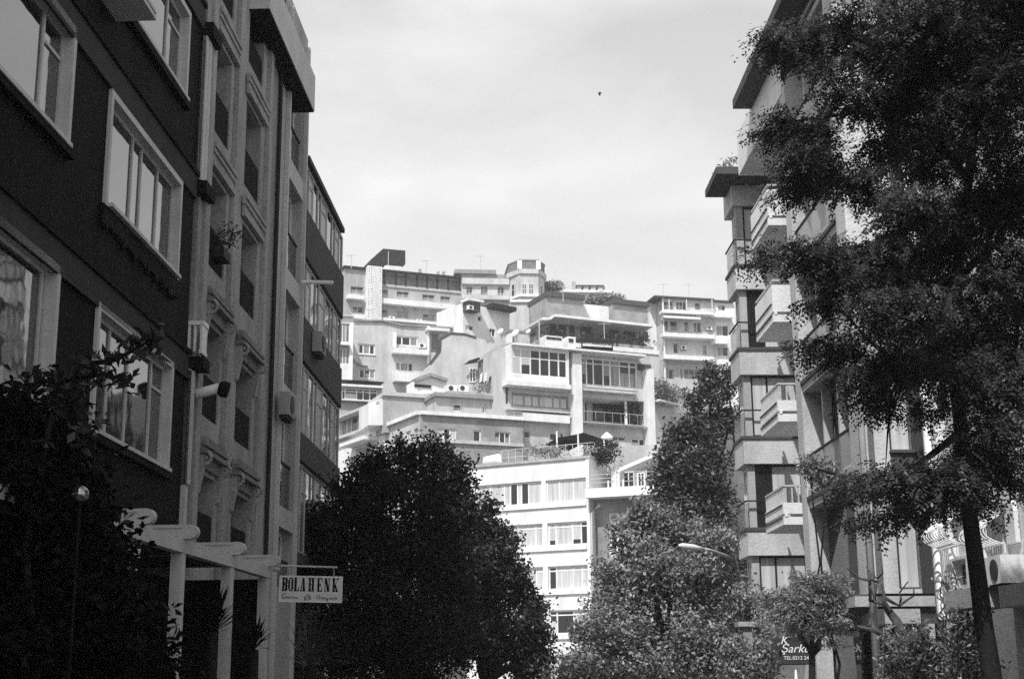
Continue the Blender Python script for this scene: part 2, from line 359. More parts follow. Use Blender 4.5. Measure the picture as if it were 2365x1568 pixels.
# ------------------------------------------------------------------ the hill of houses
class Hill:
    def __init__(s, name, label, cat, A, B, Y, zm=None):
        s.zm = zm or (lambda x, y: (x, y)); A, B = s.zm(*A), s.zm(*B)
        a = at(A, Y); b = onz(B, a.z); s.zt = a.z; s.F = Fac(a.xy, (b - a).xy); s.L = (b - a).length; s.Y = Y
        s.root = thing(name, label, cat, (a.x, a.y, tz(Y) - .15)); s.ops = []; s.zb = tz(Y) - .6
    def q(s, x0, y0, x1, y1, off=0): return s.F.q(s.zm(x0, y0), s.zm(x1, y1), off)
    def win(s, x0, y0, x1, y1, **kw):
        off = kw.get('off', 0); q = s.q(x0, y0, x1, y1, off); dep = kw.get('dep', .18); kw['dep'] = dep
        if not off: s.ops.append(q + (dep,))
        return window(s.root, s.F, *q, **kw)
    def recess(s, x0, y0, x1, y1, dep): s.ops.append(s.q(x0, y0, x1, y1) + (dep, 1))
    def box(s, x0, y0, x1, y1, d0, d1, name, m, par=None):
        return MB().box(s.F, *s.q(x0, y0, x1, y1, d1), d0, d1).build(name, m, par or s.root)
    def band(s, x0, x1, yt, yb, d0, d1, name, m):
        a, z1 = s.F.sz(s.zm(x0, yt), d1); z0 = s.F.sz(s.zm(x0, yb), d1)[1]; b = s.F.sz(s.zm(x1, yt), d1)[0]
        return MB().box(s.F, a, b, z0, z1, d0, d1).build(name, m, s.root)
    def poly(s, pts, d0, d1, name, m, par=None):
        return MB().prism(s.F, [s.F.sz(s.zm(*p), d1) for p in pts], d0, d1).build(name, m, par or s.root)
    def wall(s, x0, y0, x1, m, back=8, ybot=None, name='wall'):
        a, z1 = s.F.sz(s.zm(x0, y0)); b = s.F.sz(s.zm(x1, y0))[0]; z0 = s.zb if ybot is None else s.F.sz(s.zm(x0, ybot))[1]
        if a > b: a, b = b, a
        mb = MB(); wall(mb, s.F, a, b, z0, max(z1, z0 + 1), s.ops, back=back); s.ops = []
        return mb.build(name, m, s.root)

a_ = zz(980, 740); b_ = zz(1460, 740); d_ = zz(980, 1080); f_ = zz(1400, 1380); g_ = zz(1600, 1688); h_ = zz(1800, 1380)
c_ = zz(1460, 1080, 600, 2352); e_ = zz(1900, 860, 420, 2271)

# long pale hotel at the top of the hill
H = Hill('hotel', 'long pale building with ribbed stair tower and black rooftop box on hill top', 'building', (250, 290), (1795, 440), 190, a_)
H.recess(720, 350, 1785, 600, 1.4)
for x0, y0, x1, y1, k in ((340, 535, 505, 635, 'hh'), (712, 578, 825, 650, 'h'), (948, 600, 1100, 690, 'hh'), (1282, 640, 1440, 735, 'hh'), (1520, 665, 1645, 750, 'hh'),
                          (370, 800, 500, 890, 'hd'), (712, 835, 822, 930, 'h'), (955, 858, 1095, 955, 'cc'), (1290, 895, 1440, 990, 'hc'), (1530, 915, 1650, 1005, 'hc')):
    H.win(x0, y0, x1, y1, cols=len(k), kinds=k, dep=.25, gc='curtd', fm='pale')  # half curtains: dark upper panes stand in for shadow in the openings
H.wall(255, 300, 1800, 'mid', 14)
H.band(250, 1800, 262, 290, -14, .4, 'roof', 'dkmetal')
H.box(715, 360, 1785, 590, -1.35, -1.3, 'terrace_glazing', 'frost')
for x, y in ((785, 345), (935, 360), (1065, 372), (1215, 385), (1345, 400), (1480, 410), (1625, 425), (1782, 440)):
    H.box(x - 9, y, x + 9, y + 175, -.25, 0, 'terrace_post', 'dkmetal')
H.box(740, 520, 1790, 632, 0.02, .18, 'terrace_parapet', 'pale')
H.box(300, 640, 515, 712, 0.02, 1.0, 'balcony', 'white'); H.box(750, 690, 1712, 845, 0.02, 1.0, 'balcony', 'white')
H.box(370, 905, 520, 970, 0.02, 1.0, 'balcony', 'white'); H.box(745, 945, 1700, 1062, 0.02, 1.0, 'balcony', 'white')
t = MB(); q = H.q(532, 300, 704, 985); t.box(H.F, q[0], q[1], H.zb, q[3], 0, 1.2)
for i in range(11): x = q[0] + (q[1] - q[0]) * (i + .5) / 11; t.box(H.F, x - .13, x + .13, H.zb, q[3], 1.2, 1.42)
t.build('stair_tower', 'white', H.root)
H.poly([(608, 300), (608, 185), (765, 45), (1058, 70), (1058, 250), (1000, 300)], -7, -3, 'plant_room', 'dkmetal')
H.poly([(745, 320), (800, 262), (1010, 280), (1010, 340)], -2.9, -.5, 'skylight', 'white')
o = MB(); p = H.F.sz(a_(910, 60)); o.tube([H.F.P(p[0], H.zt, -2.9), H.F.P(p[0], p[1] + .6, -2.9)], .06, 6); o.build('antenna_mast', 'metal', H.root)
for x, y in ((1260, 305), (1500, 340), (1570, 340)): H.box(x - 16, y, x + 12, y + 70, -2, -1.5, 'chimney', 'mid')

# historic building with a corner turret
H = Hill('historic_building', 'old stone building with octagonal corner turret on the skyline', 'building', a_(1790, 440), b_(330, 452), 206)
F = H.F; s0 = F.sz(a_(1790, 450))[0]; s1 = F.sz(b_(330, 450))[0]; zc = H.zt
for tl, br in ((a_(1860, 540), a_(1937, 690)), (a_(2050, 540), a_(2132, 690)), (b_(-10, 540), b_(45, 690)), (b_(180, 540), b_(264, 712))):
    q = F.q(tl, br); H.ops.append(q + (.3,)); window(H.root, F, *q, dep=.3, cols=2, tr=.7, gc='curtd', kinds='th', fm='white')
zat = F.sz(b_(100, 325))[1]
mb = MB(); wall(mb, F, s0, s1, H.zb, zc, H.ops, back=12); mb.build('wall', 'pale', H.root); H.ops = []
MB().box(F, s0, s1, zc + .02, F.sz(b_(100, 375))[1], -11.5, -.3).build('attic', 'brick', H.root)
MB().box(F, s0 - 1, F.sz(b_(160, 350))[0], F.sz(b_(100, 375))[1], zat, -11.6, .1).build('roof', 'midd', H.root)
MB().box(F, s0, s1, zc - .9, zc, .02, .5).build('cornice', 'pale', H.root)
q = F.q(b_(-390, 665), b_(325, 735)); bl = MB(); bl.box(F, q[0], q[1], q[2], q[2] + .4, .02, .9)
for i in range(16): x = q[0] + (q[1] - q[0]) * (i + .5) / 16; bl.box(F, x - .3, x + .3, q[2] + .4, q[3] - .3, .5, .8)
bl.box(F, q[0], q[1], q[3] - .3, q[3], .45, .85); bl.build('balustrade', 'pale', H.root)
X = [F.sz(b_(x, 560))[0] for x in (325, 445, 690, 795)]; zb = F.sz(b_(560, 705))[1]; zk = F.sz(b_(560, 440))[1]; zr = F.sz(b_(560, 268))[1]
ring = lambda e: [(X[0] - e, -7), (X[0] - e, e * .4), (X[1], 2.6 + e), (X[2], 2.6 + e), (X[3] + e, e * .4), (X[3] + e, -7)]
MB().prismh(F, ring(0), H.zb, zk - .01).build('turret', 'pale', H.root)
MB().prismh(F, ring(.3), zk, zk + .7).build('turret_cornice', 'pale', H.root)
MB().prismh(F, ring(.05), zk + .7, zr).build('turret_attic', 'brickd', H.root)
MB().prismh(F, ring(.15), zr, zr + .2).build('turret_roof', 'midd', H.root)
MB().prismh(F, ring(.3), zb - .4, zb).build('string_course', 'white', H.root)
for x in (445, 690): s = F.sz(b_(x, 400))[0]; MB().box(F, s - .35, s + .35, zk + .7, zr, 2.6, 2.8).build('pilaster', 'white', H.root)
for tl, br in ((b_(497, 505), b_(558, 665)), (b_(585, 505), b_(650, 665))):
    q = F.q(tl, br, 2.6); window(H.root, F, *q, off=2.68, dep=.02, cols=2, tr=.55, fm='white', gd='glassm', kinds='d')
for (x0, x1, i, j) in ((370, 412, 0, 1), (728, 756, 2, 3)):
    pa = F.P(X[i], 0, 2.6 if i else 0); pb = F.P(X[j], 0, 2.6 if j < 3 else 0); G = Fac(pa.xy, (pb - pa).xy)
    q = G.q(b_(x0, 520), b_(x1, 690)); window(H.root, G, *q, off=.09, dep=.02, cols=1, tr=.6, fm='white', kinds='d')
q = F.q(b_(705, 240), b_(790, 285)); MB().box(F, q[0], q[1], zr + .3, q[3] + .3, -4, -2.5).build('chimney', 'pale', H.root)

# low white block with solar panels behind
H = Hill('rooftop_house', 'low white flat roofed house with solar panels on its roof at the skyline', 'house', (800, 585), (1690, 600), 214, b_)
H.win(1355, 680, 1450, 760, cols=2, kinds='hd', gc='curtd'); H.wall(800, 600, 1690, 'whitew', 8)
H.box(795, 578, 1695, 622, -8, .7, 'roof', 'white')
sp = MB(); fr = MB()
for i in range(4):
    q = H.q(1222 + i * 96, 482, 1222 + i * 96 + 88, 548); sp.add([H.F.P(q[0], q[2], -1), H.F.P(q[1], q[2], -1), H.F.P(q[1], q[3], -2.2), H.F.P(q[0], q[3], -2.2)], [(0, 1, 2, 3)])
    for s in (q[0], q[1]): fr.bar(H.F.P(s, H.zt + .1, -2.2), H.F.P(s, q[3] + .1, -2.2), .16); fr.bar(H.F.P(s, q[2], -.95), H.F.P(s, q[3], -2.15), .12)
    fr.bar(H.F.P(q[0], q[3] + .05, -2.2), H.F.P(q[1], q[3] + .05, -2.2), .14)
fr.build('panel_frame', 'dkmetal', H.root); sp.build('solar_panel', 'glassm', H.root)
H.box(1165, 470, 1205, 580, -2, -1, 'chimney', 'mid'); H.box(1035, 510, 1070, 580, -3, -2, 'chimney', 'mid')
for i, (nm, lb, pts, Y, lf) in enumerate((
        ('roof_shrub', 'dark bushy shrub on the roof edge beside the stone turret', [b_(820, 545) + (6, 5), b_(900, 540) + (14, 8), b_(950, 545) + (9, 6)], 210, .5),
        ('roof_shrub', 'rounded leafy shrub on the roof terrace between two brick penthouses', [b_(1500, 730) + (16, 9), b_(1590, 715) + (18, 9), b_(1680, 730) + (14, 7), b_(1420, 740) + (10, 6), b_(1780, 730) + (9, 5)], 184, .45),
        )):
    tree(nm, lb, 'shrub', pts, Y, lf, M['leafB'], 14, 10, .4, rt=.1, z0=tz(Y))

# narrow white house with dark eaves below the historic building
H = Hill('eaves_house', 'narrow white house with black eaves below the old stone building', 'house', a_(2120, 815), b_(330, 870), 178)
q = F = H.F
for tl, br, k in ((a_(1850, 1045), a_(1950, 1125), 'cd'), (a_(2010, 930), a_(2060, 1000), 'd'), (b_(70, 1090), b_(150, 1200), 'hd')):
    q = F.q(tl, br); H.ops.append(q + (.2,)); window(H.root, F, *q, dep=.2, cols=len(k), kinds=k)
s0 = F.sz(a_(1815, 900))[0]; s1 = F.sz(b_(335, 900))[0]
mb = MB(); wall(mb, F, s0, s1, H.zb, H.zt, H.ops); mb.build('wall', 'whitew', H.root)
MB().box(F, F.sz(b_(35, 860))[0], s1 + .2, H.zt - .2, H.zt + .35, -5.9, 1.3).build('roof', 'dkmetal', H.root)
q = F.q(a_(1812, 760), a_(1960, 905)); MB().box(F, q[0], q[1], q[2], q[3], .01, 1.4).build('bay_window', 'greyp', H.root)
MB().box(F, q[0] - .3, q[1] + .3, q[3], q[3] + .3, .01, 1.8).build('bay_roof', 'white', H.root)
q = F.q(a_(1862, 795), a_(1925, 860), 1.4); air_conditioner('white fan unit on the dark bay below the stone balustrade', F, q[0], q[1], q[2], q[3], 1.42, 1.9)

# big blank plaster wall below the turret
H = Hill('blank_building', 'tall blank plastered building with slanting left edge under the stone turret', 'building', (350, 745), (790, 742), 188, b_)
H.poly([(150, 1330), (160, 1090), (350, 742), (795, 740), (860, 940), (870, 1330)], -2.5, 0, 'wall', 'pale'); H.box(340, 715, 800, 742, -9, .3, 'coping', 'white')
MB().box(H.F, 0, H.L, H.zb, H.F.sz(b_(400, 1300))[1], -8.9, -.05).build('plinth', 'pale', H.root)

# terrace building with two brick penthouses
H = Hill('terrace_building', 'modern building with deep white roof slab, shaded terrace and brick penthouses', 'building', (930, 930), (2210, 1055), 168, b_)
F = H.F
for x0, y0, x1, y1, k in ((870, 1035, 942, 1170, 'd'), (985, 1045, 1050, 1190, 'h'), (1058, 1050, 1185, 1205, 'cd'), (1268, 1075, 1405, 1205, 'hd'), (1638, 1100, 1768, 1230, 'dh'), (1835, 1120, 2050, 1250, 'hdc'), (2080, 1140, 2155, 1260, 'd')):
    q = F.q(b_(x0, y0), b_(x1, y1), -2.2); window(H.root, F, *q, off=-2.15, dep=.0, cols=len(k), kinds=k, fm='dkmetal', gc='curtd', fw=.12)
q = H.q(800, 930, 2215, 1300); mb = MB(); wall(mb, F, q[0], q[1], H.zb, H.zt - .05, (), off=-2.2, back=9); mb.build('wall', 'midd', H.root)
H.poly([(765, 945), (870, 945), (935, 903), (2225, 1040), (2225, 1072), (930, 935), (880, 975), (770, 975)], -10, 1.2, 'roof_slab', 'white')
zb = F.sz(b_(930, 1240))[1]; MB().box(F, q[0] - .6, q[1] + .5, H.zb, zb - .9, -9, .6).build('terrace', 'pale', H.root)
MB().box(F, q[0] - .6, q[1] + .5, zb - .9, zb - .35, .6, .75).build('parapet', 'white', H.root)
for x0, y0, x1, ym, y1 in ((815, 662, 1302, 725, 900), (1682, 755, 2145, 820, 985)):
    q = F.q(b_(x0, y0), b_(x1, y0), -4); zt = q[3]; zl = zt - (zt - F.sz(b_(x0, ym), -4)[1]) * .55
    MB().box(F, q[0], q[1], H.zt + .3, zl, -9.5, -4).build('penthouse', 'brick', H.root)
    MB().box(F, q[0] - .1, q[1] + .1, zl, zt, -9.7, -3.6).build('penthouse_roof', 'greyp', H.root)  # shadow at the penthouse top put into this dark band's colour
q = F.q(b_(1302, 770), b_(1682, 920), -5); MB().box(F, q[0], q[1], H.zt + .3, q[3], -9, -5).build('penthouse_wall', 'whitew', H.root)
for i, x in enumerate((880, 1010, 1420, 1500, 1620, 1850, 1990, 2120)):
    p = F.sz(b_(x, 1215), .2); o = thing('planter', ['', 'second ', 'third ', 'fourth ', 'fifth ', 'sixth ', 'seventh ', 'eighth '][i] + 'planted trough from the left on the shaded terrace below the roof slab', 'planter', F.P(p[0], zb - .35, 0), 'planters on the shaded terrace')
    MB().box(F, p[0] - 1, p[0] + 1, zb - .34, zb + .1, -.2, .5).build('trough', 'midd', o)
    quads_mesh('foliage', leaf_quads(blob(F.P(p[0], zb + .65, .1), (1.2, .5, .7), 14, 9, .2), .34, .2), M['leafA'], o)
H = Hill('pergola', 'dark slatted pergola on the terrace right of the roof ducts', 'pergola', (1280, 1222), (1760, 1250), 160, b_)
H.box(1275, 1215, 1770, 1235, -3, -2.8, 'beam', 'dkmetal'); H.box(1275, 1240, 1770, 1262, 0, .2, 'beam', 'dkmetal')
q = H.q(1275, 1240, 1770, 1300); sl = MB()
for i in range(14): x = q[0] + (q[1] - q[0]) * i / 13; sl.bar(H.F.P(x, q[3] + .1, .3), H.F.P(x, q[3] + .5, -3.1), .22, .12)
sl.build('slat', 'dkmetal', H.root)
H.box(1285, 1320, 1690, 1450, -2.8, -2.6, 'dark_backing', 'black')  # black sheet standing in for the unlit inside of the pergola
for x in (1290, 1690): H.box(x - 8, 1240, x + 8, 1460, -.1, .1, 'post', 'dkmetal')
p = H.F.sz(b_(1290, 1460)); MB().box(H.F, q[0], q[1], tz(160) - .2, p[1], -3, .2).build('deck', 'mid', H.root)

# far right apartment block
H = Hill('far_apartments', 'pale apartment block with long white balconies at right end of the skyline', 'building', (540, 185), (1365, 232), 196, e_)
for x0, y0, x1, y1, k in ((550, 255, 712, 400, 'hh'), (755, 262, 925, 405, 'hhd'), (1060, 285, 1155, 400, 'h'), (520, 570, 632, 745, 'b' if 0 else 'h'), (655, 578, 778, 750, 'h'), (885, 592, 958, 760, 't'), (1040, 605, 1165, 770, 'hd'),
                          (710, 940, 792, 1112, 'd'), (1185, 975, 1258, 1140, 'cd'), (562, 1370, 715, 1530, 'cd'), (825, 1370, 860, 1530, 'd'), (885, 1370, 1150, 1540, 'hhh')):
    H.win(x0, y0, x1, y1, cols=len(k), kinds=k, gc='curtd', dep=.3)
H.wall(540, 190, 1372, 'pale', 10)
H.band(400, 1372, 165, 188, -10, .7, 'roof', 'greyp')
H.band(530, 1372, 400, 440, .02, 1.4, 'balcony', 'white'); H.band(540, 1378, 768, 832, .02, 1.4, 'balcony', 'white'); H.band(555, 1372, 1130, 1198, .02, 1.4, 'balcony', 'white')
q = H.q(530, 480, 1140, 535, 1.5); MB().add([H.F.P(q[0], q[3] + .3, .05), H.F.P(q[1], q[3] + .3, .05), H.F.P(q[1], q[2], 1.9), H.F.P(q[0], q[2], 1.9), H.F.P(q[0], q[2] - .35, 1.9), H.F.P(q[1], q[2] - .35, 1.9)], [(0, 1, 2, 3), (3, 2, 5, 4)])
o = MB(); o.add([H.F.P(q[0], q[3] + .3, .05), H.F.P(q[1], q[3] + .3, .05), H.F.P(q[1], q[2], 1.9), H.F.P(q[0], q[2], 1.9), H.F.P(q[0], q[2] - .35, 1.9), H.F.P(q[1], q[2] - .35, 1.9)], [(0, 1, 2, 3), (3, 2, 5, 4)]); o.build('awning', 'white', H.root)
for x in (645, 930, 1345): H.box(x - 7, 230, x + 7, 400, .9, 1.1, 'post', 'white')
q0 = H.F.sz(e_(540, 300))[0]; G = H.F.side(q0 - .02); L = abs(H.F.sz(e_(400, 300))[0] - q0)
MB().box(H.F, q0 - L * .75, q0, H.zb, H.zt - .05, -10, -3).build('wing', 'whitew', H.root)
mbx = MB(); pp = H.F.sz(e_(530, 300))[0]; mbx.tube([H.F.P(pp, H.zb, .2), H.F.P(pp, H.zt - .2, .2)], .13, 6); mbx.build('downpipe', 'white', H.root)
H = Hill('annex_block', 'lower pale block with dark roof attached to the right of the balconied apartments', 'building', (1365, 262), (1665, 280), 198, e_)
for x0, y0, x1, y1 in ((1410, 655, 1612, 835), (1425, 1005, 1605, 1160), (1440, 320, 1560, 420)): H.win(x0, y0, x1, y1, cols=2, kinds='cd', gc='curtd')
H.wall(1372, 280, 1700, 'whitew', 8); H.band(1368, 1700, 238, 260, -8, .5, 'roof', 'greyp'); H.box(1375, 470, 1700, 535, .02, 1.2, 'balcony', 'white'); H.box(1350, 850, 1610, 960, .02, 1.2, 'balcony', 'white')

# apartment house with a blank party wall, left of centre
H = Hill('apartment_house', 'pale apartment house with a blank side wall and two white balconies below the hotel', 'building', (380, 985), (1690, 1078), 156, a_)
H.win(440, 1290, 658, 1440, cols=[.3, .68], kinds='dcd', gc='curtd', sill=True, fw=.14)
dq = lambda x, y: (x, y + (1080 - 740) * 2265 / 520)
H.win(450, dq(0, 140)[1], 660, dq(0, 275)[1], cols=3, kinds='dhc', gc='curtd', fw=.12)
H.win(925, 1185, 1222, 1330, cols=[.3, .66], kinds='ddc', gc='curtd', fw=.14)
H.win(1395, 1150, 1500, 1420, cols=1, kinds='d', gd='glassm')
H.win(930, dq(0, 45)[1], 1160, dq(0, 178)[1], cols=[.28, .72], kinds='ccd', gc='curtd', fw=.12)
H.wall(378, 985, 1690, 'pale', 9)
H.poly([(380, 975), (760, 980), (1000, 1030), (1690, 1070), (1690, 1092), (1000, 1052), (760, 996), (380, 992)], -9, .25, 'coping', 'midd')
H.box(1345, 1075, 1640, 1130, .02, 1.0, 'balcony', 'white'); H.box(900, 1340, 1368, 1440, .02, 1.0, 'balcony', 'white'); H.box(915, dq(0, 185)[1], 1290, dq(0, 320)[1], .02, 1.0, 'balcony', 'white')
H.box(900, 1140, 940, 1335, .02, .5, 'pier', 'white'); H.box(1348, 1060, 1372, dq(0, 200)[1], .02, .35, 'pier', 'white')
p = [H.F.sz(a_(*q)) for q in ((380, 1500), (400, 1545), (470, 1580), (560, 1590))]; o = MB(); o.tube([H.F.P(s, z, .1) for s, z in p], .1, 6); o.build('drainpipe', 'midd', H.root)
H = Hill('corner_house', 'narrow white house with dark tall windows beside the dark curved facade', 'house', (175, 915), (375, 925), 150, a_)
for x0, y0, x1, y1 in ((188, 1020, 322, 1275), (190, 1355, 322, 1560)): H.win(x0, y0, x1, y1, cols=3, kinds='dcd', gc='curtd', gd='glassm')
H.wall(60, 915, 378, 'whitew', 6); H.box(60, 905, 380, 930, -6, .4, 'coping', 'white'); H.box(60, 1280, 330, 1310, .02, .6, 'ledge', 'white'); H.box(60, 1320, 330, 1345, .02, .3, 'ledge', 'midd')

# plaster gable building in front of it
H = Hill('gable_house', 'bare plastered gable wall with stepped dark coping in the middle of the hill', 'house', (1380, 1568), (2100, 1600), 143, a_)
pts = [(1150, 1790), (1380, 1560), (1510, 1385), (1520, 1228), (1655, 1155), (1840, 1168), (1985, 1212), (2120, 1250), (2160, 1560), (2160, 2250), (1150, 2250)]
H.poly(pts, -1.6, 0, 'wall', 'pale'); cp = MB()
for i in range(1, 6): p, q = H.F.sz(a_(*pts[i])), H.F.sz(a_(*pts[i + 1])); cp.bar(H.F.P(*p, -.8), H.F.P(*q, -.8), 1.75, .2)
cp.build('coping', 'greyp', H.root)
MB().box(H.F, H.F.sz(a_(1150, 1900))[0], H.F.sz(a_(2160, 1900))[0], H.zb, H.F.sz(a_(1150, 2240))[1], -7.9, -.05).build('plinth', 'pale', H.root)
H.poly([(1825, 1568), (1900, 1510), (2035, 1470), (2040, 1530), (1840, 1560)], .62, .9, 'lean_to_roof', 'dkmetal')
H.win(1900, 1600, 1990, 1800, off=.25, dep=.2, cols=2, tr=.7, kinds='dd', fw=.12)
o = MB(); o.box(H.F, *H.q(2010, 1530, 2100, 1800), .02, .6); o.build('dormer', 'brickd', H.root)
# small tiled house at the left
H = Hill('tiled_house', 'small tiled house with a band of glazed windows above a grey parapet', 'house', (215, 345), (750, 375), 138, d_)
H.win(222, 385, 695, 570, cols=[.1, .42, .6, .78], kinds='dhddd', tr=.72, fw=.12)
H.wall(150, 350, 752, 'mid', 6); H.band(205, 770, 333, 362, -6, .5, 'eaves', 'white')
q = H.q(205, 290, 770, 340); o = MB(); o.add([H.F.P(q[0], q[2] + .1, .6), H.F.P(q[1], q[2] + .1, .6), H.F.P(q[1] - 2, q[3] + .6, -3), H.F.P(q[0], q[3] + .6, -3), H.F.P(q[1], q[2] + .1, -6), H.F.P(q[0], q[2] + .1, -6)], [(0, 1, 2, 3), (3, 2, 4, 5), (1, 4, 2), (0, 3, 5)]); o.build('roof', 'tile', H.root)
H.box(140, 545, 575, 575, .02, .5, 'ledge', 'midd')

# house of enclosed balconies, centre of the hill
CF = zz(1460, 740)
H = Hill('balcony_house', 'white house with large glazed balconies under a low tiled roof, centre of the hill', 'house', b_(350, 1352), b_(2020, 1502), 110)
F = H.F; q_ = lambda x0, y0, x1, y1, off=0: F.q(c_(x0, y0), c_(x1, y1), off)
S = lambda x, y=100, off=0: F.sz(c_(x, y), off)[0]; Z = lambda x, y, off=0: F.sz(c_(x, y), off)[1]
zt = H.zt
def op(q, dep=.2, *a): H.ops.append(q + (dep,) + a); return q
# left bay, projecting .9
B0 = .9
z2 = Z(330, 190, B0); zp = Z(330, 265, B0); zsl = Z(330, 322, B0)
q = (S(330, 100, B0), S(985, 100, B0), z2, zt - .15)
mb = MB(); wall(mb, F, q[0] - .15, q[1] + .15, zp, zt, [q + (.12,)], off=B0, back=B0); mb.build('bay', 'white', H.root)
window(H.root, F, *q, off=B0, dep=.12, cols=[.165, .335, .505, .675, .845], tr=.66, fw=.12, kinds='cbdddd', gc='blind')
MB().box(F, q[0] - .5, q[1] + .2, zsl, zp - .02, 0.02, B0 + .25).build('slab', 'white', H.root)
q = q_(330, 405, 1000, 612); op(q); window(H.root, F, *q, dep=.2, cols=[.22, .36, .49, .74, .86], tr=.87, kinds='c', fm='midd', fw=.14, gc='curt')
q = q_(255, 330, 300, 550); op(q); window(H.root, F, *q, dep=.2, cols=1, kinds='d')
qp = q_(455, 640, 1010, 775, .5); MB().box(F, *qp, .02, .6).build('parapet', 'white', H.root)
qp = q_(280, 605, 1020, 640, .6); MB().box(F, *qp, .02, .7).build('sill_ledge', 'pale', H.root)
q = q_(470, 858, 548, 950); op(q); window(H.root, F, *q, cols=1, kinds='d'); q = q_(770, 872, 885, 1035); op(q); window(H.root, F, *q, cols=1, kinds='d', fw=.12, tr=.4)
q = q_(900, 880, 990, 1000); op(q); window(H.root, F, *q, cols=2, kinds='dc')
# right: enclosed balcony, open loggia
q = op((S(1118), S(1810), Z(1118, 312), zt - .2)); window(H.root, F, *q, dep=.15, cols=[.14, .255, .42, .54, .70, .87], tr=.8, fw=.12, kinds='bddbchh', gc='curtd')
qp = q_(1112, 335, 1815, 430, .5); MB().box(F, qp[0], qp[1], qp[2] + .3, qp[3], .02, .6).build('parapet', 'white', H.root); MB().box(F, qp[0], qp[1], qp[2], qp[2] + .28, .02, .55).build('slab', 'pale', H.root)
ql = (S(1118), S(1895), Z(1120, 745), Z(1120, 455)); H.ops.append(ql + (2.2, 1))
for x0, x1, y0, y1 in ((1122, 1212, 478, 735), (1288, 1678, 492, 760)):
    q = F.q(c_(x0, y0), c_(x1, y1), -2.1); window(H.root, F, *q, off=-2.1, dep=.0, cols=1 if x1 < 1250 else 3, kinds='d', fm='dkmetal')
q = F.q(c_(1735, 525), c_(1900, 772), -1.2); window(H.root, F, *q, off=-1.2, dep=0, cols=2, kinds='dd', gd='glassm', fm='dkmetal')
MB().box(F, S(1212), S(1288), ql[2], ql[3], -2.15, -1.6).build('pier', 'pale', H.root); MB().box(F, S(1672), S(1692), ql[2], ql[3], -.4, -.2).build('post', 'white', H.root)
qp = q_(1112, 752, 1920, 812, .5); MB().box(F, *qp, .02, .7).build('slab', 'white', H.root)
o = MB(); p0, p1 = S(1120, 720, .6), S(1915, 720, .6); zr = qp[3] + .9; o.bar(F.P(p0, zr, .6), F.P(p1, zr, .6), .035)
for i in range(9): x = p0 + (p1 - p0) * i / 8; o.bar(F.P(x, qp[3], .6), F.P(x, zr, .6), .02)
o.build('railing', 'metal', H.root)
q = op(q_(1500, 922, 1675, 985)); window(H.root, F, *q, cols=2, kinds='d'); q = op(q_(1740, 940, 1912, 1185)); window(H.root, F, *q, cols=[.58], tr=.62, kinds='td', fw=.12)
mb = MB(); wall(mb, F, S(215), S(1960), H.zb, zt, H.ops, back=4); mb.build('wall', 'pale', H.root); H.ops = []
MB().box(F, S(1000), S(1108), H.zb, zt - .1, .02, .75).build('pier', 'white', H.root); MB().box(F, S(1880, 400), S(1962, 400), H.zb, Z(1880, 145), .02, .75).build('pier', 'white', H.root)
MB().box(F, S(1962, 800), S(2085, 800), H.zb, Z(1985, 615), -9, -1.5).build('side_wing', 'greyp', H.root)  # side in shade: its dark grey holds that shade in the colour
MB().box(F, S(1815, 60), S(1955, 60), Z(1815, 140), zt - .4, .01, .3).build('shaft', 'greyp', H.root)  # dark box stands in for a recess, its gloom put into the tone
o = MB(); e0, e1 = F.sz(b_(340, 1350))[0] - .3, F.sz(b_(2030, 1500))[0]
o.box(F, e0, e1, zt, zt + .16, -.6, 1.3); o.build('gutter', 'white', H.root)
ap = F.sz(b_(1040, 1300)); r0, r1 = F.sz(b_(60, 1240), -4)[0], F.sz(b_(1500, 1300), -4)[0]
o = MB(); zrr = zt + 1.0; o.add([F.P(e0, zt + .17, 1.25), F.P(e0 + (e1 - e0) * .68, zt + .17, 1.25), F.P(e0 + (e1 - e0) * .42, zrr, -3.6), F.P(e0 + .6, zrr, -3.6), F.P(e0, zt + .17, -6.5), F.P(e0 + (e1 - e0) * .68, zt + .17, -6.5)], [(0, 1, 2, 3), (3, 2, 5, 4), (1, 5, 2), (0, 3, 4)]); o.build('roof', 'tile', H.root)
# roof clutter
for i, (x0, y0, x1, y1) in enumerate(((805, 1180, 1030, 1275), (1100, 1195, 1205, 1320))):
    q = F.q(b_(x0, y0), b_(x1, y1), -5); o = thing('roof_unit', ['long white ventilation unit with dark vents on the tiled roof', 'square white ventilation box beside the dark pergola'][i], 'ventilation unit', F.P(q[0], q[2], -5))
    MB().box(F, q[0], q[1], q[2] - .6, q[3], -6.2, -5).build('casing', 'white', o); v = MB()
    for j in range(3 if i == 0 else 1): x = q[0] + (q[1] - q[0]) * ((.2 + .3 * j) if i == 0 else .4); v.box(F, x - .22, x + .22, q[2] + (q[3] - q[2]) * .35, q[2] + (q[3] - q[2]) * .75, -4.99, -4.95)
    v.build('vent', 'fan', o)
for i, (x, y, s) in enumerate(((225, 1150, 1), (420, 1170, 1.2), (660, 1190, 1), (590, 1150, .8))):
    p = F.sz(b_(x, y), -4.5); o = thing('satellite_dish', ['small tilted satellite dish at the left end of the tiled roof', 'large satellite dish beside a bent pipe on the tiled roof', 'dark satellite dish right of the bent pipe on the roof', 'satellite dish in the middle of the roof clutter'][i], 'satellite dish', F.P(p[0], zrr, -4.5), 'satellite dishes on the tiled roof')
    c = F.P(p[0], p[1], -4.4); MB().tube([F.P(p[0], zrr - .1, -4.5), c], .06, 6).build('mast', 'metal', o); dm = MB(); dm.tube([c, c + Vector((-.1, -.16, .1))], [.05, .3 * s], 14); dm.build('dish', 'metal' if i != 2 else 'dkmetal', o)
